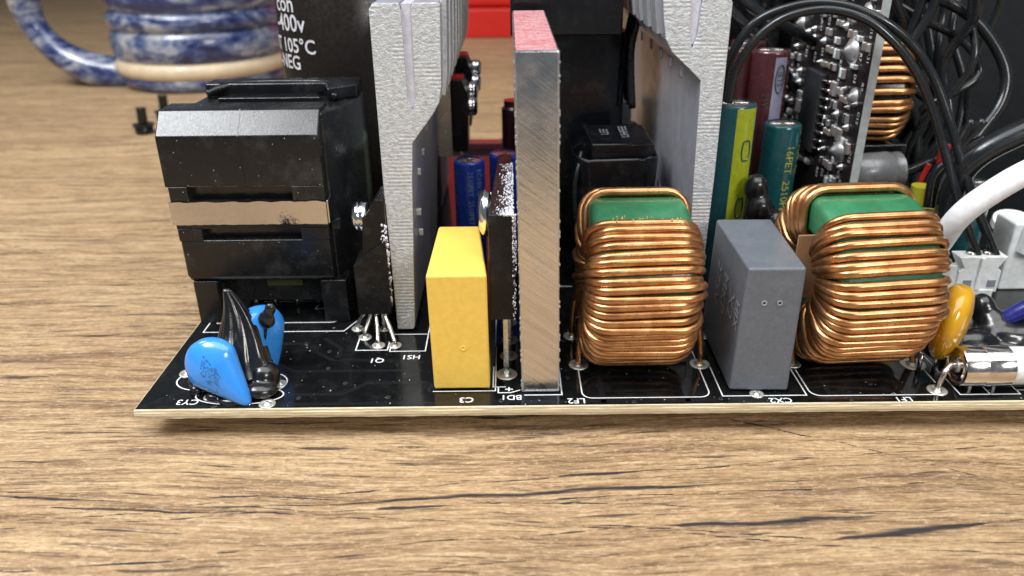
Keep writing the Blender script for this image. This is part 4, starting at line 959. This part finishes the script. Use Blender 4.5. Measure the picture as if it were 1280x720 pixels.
# dark red terminal behind the rectifier
rt = thing('red_component', 'small dark red component at the back edge behind the rectifier', 'component')
bm = B(); lathe(bm, (.08, 9.0, 0), (0, 0, 1), [(0, .3), (2.9, .3), (2.95, .24), (3.1, .24), (3.12, 0)], 20); mesh('body', bm, 'sleeve_maroon', rt, smooth=True, auto=40)
rs = thing('terminal_strip', 'low dark red strip along the far edge of the board', 'terminal')
bm = B(); box(bm, -2.0, 2.0, 15.6, 16.1, 0, .25); mesh('strip_body', bm, 'sleeve_maroon', rs, bevel=.03)

# ================================================================ BACKGROUND
mug = thing('mug', 'blurred blue and white ribbed pottery mug on the table at the back left', 'mug')
MX, MY, MR = -16.3, 32.5, 4.45
bm = B(); prof = [(0, MR*.80), (.05, MR*.93), (.5, MR*.95), (.62, MR*.93)]
mesh_prof = []
z = .6; 
z0 = -.58
lathe(bm, (MX, MY, z0), (0, 0, 1), [(0, 0), (0, MR*.86), (.1, MR*.93), (.55, MR*.96), (.65, MR*.93)], 64); mesh('foot_ring', bm, 'glaze', mug, smooth=True)
ribs = [.6, 1.4, 2.85, 3.75, 5.1, 6.2, 7.5, 9.8]
for i, (a, b) in enumerate(zip(ribs, ribs[1:])):
    bm = B(); pr = [(a+(b-a)*k/10, MR*(.94+.055*math.sin(math.pi*k/10)**.6)) for k in range(11)]
    lathe(bm, (MX, MY, z0), (0, 0, 1), pr, 72, cap=False); mesh('rib', bm, 'bareclay' if i == 0 else 'glaze', mug, smooth=True, label='sandy unglazed bottom rib' if i == 0 else None)
bm = B(); lathe(bm, (MX, MY, z0), (0, 0, 1), [(9.8, MR*.94), (9.9, MR*.9), (9.8, MR*.86), (1.2, MR*.84), (1.0, 0)], 64, cap=False); mesh('inner_wall', bm, 'glaze', mug, smooth=True)
hp = [(-19.18, 31, 0.14), (-20.3, 31, -0.01), (-21.88, 31, 0.33), (-23.14, 31, 1.07), (-23.98, 31, 2.11), (-24.29, 31, 3.19), (-24.15, 31, 4.39), (-23.28, 31, 5.85), (-21.45, 31, 6.9), (-18.29, 31, 7.22)]
bm = B(); P_ = smooth_path(hp, 8); tube(bm, P_, .8, 16, rad=[.75+.12*math.sin(i*.15) for i in range(len(P_))]); mesh('handle', bm, 'glaze', mug, smooth=True)
for i, (px, py) in enumerate(((0, 0), (1, 1))):
    s = thing('black_screw', ('small black screw standing on its head on the table, nearer one', 'small black screw standing on its head on the table, farther one')[i], 'screw', 'two black screws left on the table')
    x, y = ((-14.8, 20.7), (-14.9, 23.1))[i]
    bm = B(); lathe(bm, (x, y, -.58), (0, 0, 1), [(0, .30), (.05, .36), (.25, .36), (.32, .30)], 20); mesh('head', bm, 'black', s, smooth=True, auto=45)
    bm = B(); lathe(bm, (x, y, -.27), (0, 0, 1), [(0, .42), (.08, .42), (.1, .22)], 20); mesh('washer', bm, 'black', s, smooth=True, auto=45)
    bm = B(); lathe(bm, (x, y, -.2), (.05, 0, 1), [q3 for k in range(9) for q3 in ((.05+k*.07, .15), (.085+k*.07, .21))]+[(.68, 0)], 16); mesh('shank', bm, 'black', s, smooth=True)
rb = thing('red_case', 'bright red plastic case standing on the table far behind the heatsinks', 'case')
bm = B(); box(bm, -5.2, 1.5, 47, 62, 1.4, 22); mesh('shell', bm, 'redplastic', rb, bevel=.4)
bm = B(); box(bm, -5.0, 1.3, 46.6, 62, -.57, 1.4); mesh('base_lip', bm, 'redplastic', rb, bevel=.15)
cp = thing('case_panel', 'black steel case panel standing behind the wires at the right edge', 'panel')
bm = B(); prism(bm, [(5.0, 13.2), (24, 13.2), (24, 13.35), (5.0, 13.35)], -.57, 16, 'z'); mesh('panel_sheet', bm, 'casesteel', cp)
cp.location = (0, 4.0, 0)
ft = thing('inner_component', 'black finned block behind the arching wires near the top edge', 'component')
bm = B(); box(bm, 4.6, 10.4, 10.2, 11.6, 0, 7.2); mesh('block', bm, 'hole', ft, bevel=.05)
for k in range(9):
    bm = B(); box(bm, 4.7+k*.65, 4.9+k*.65, 9.95, 10.25, .2, 6.6); mesh('rib', bm, 'black', ft, bevel=.02)
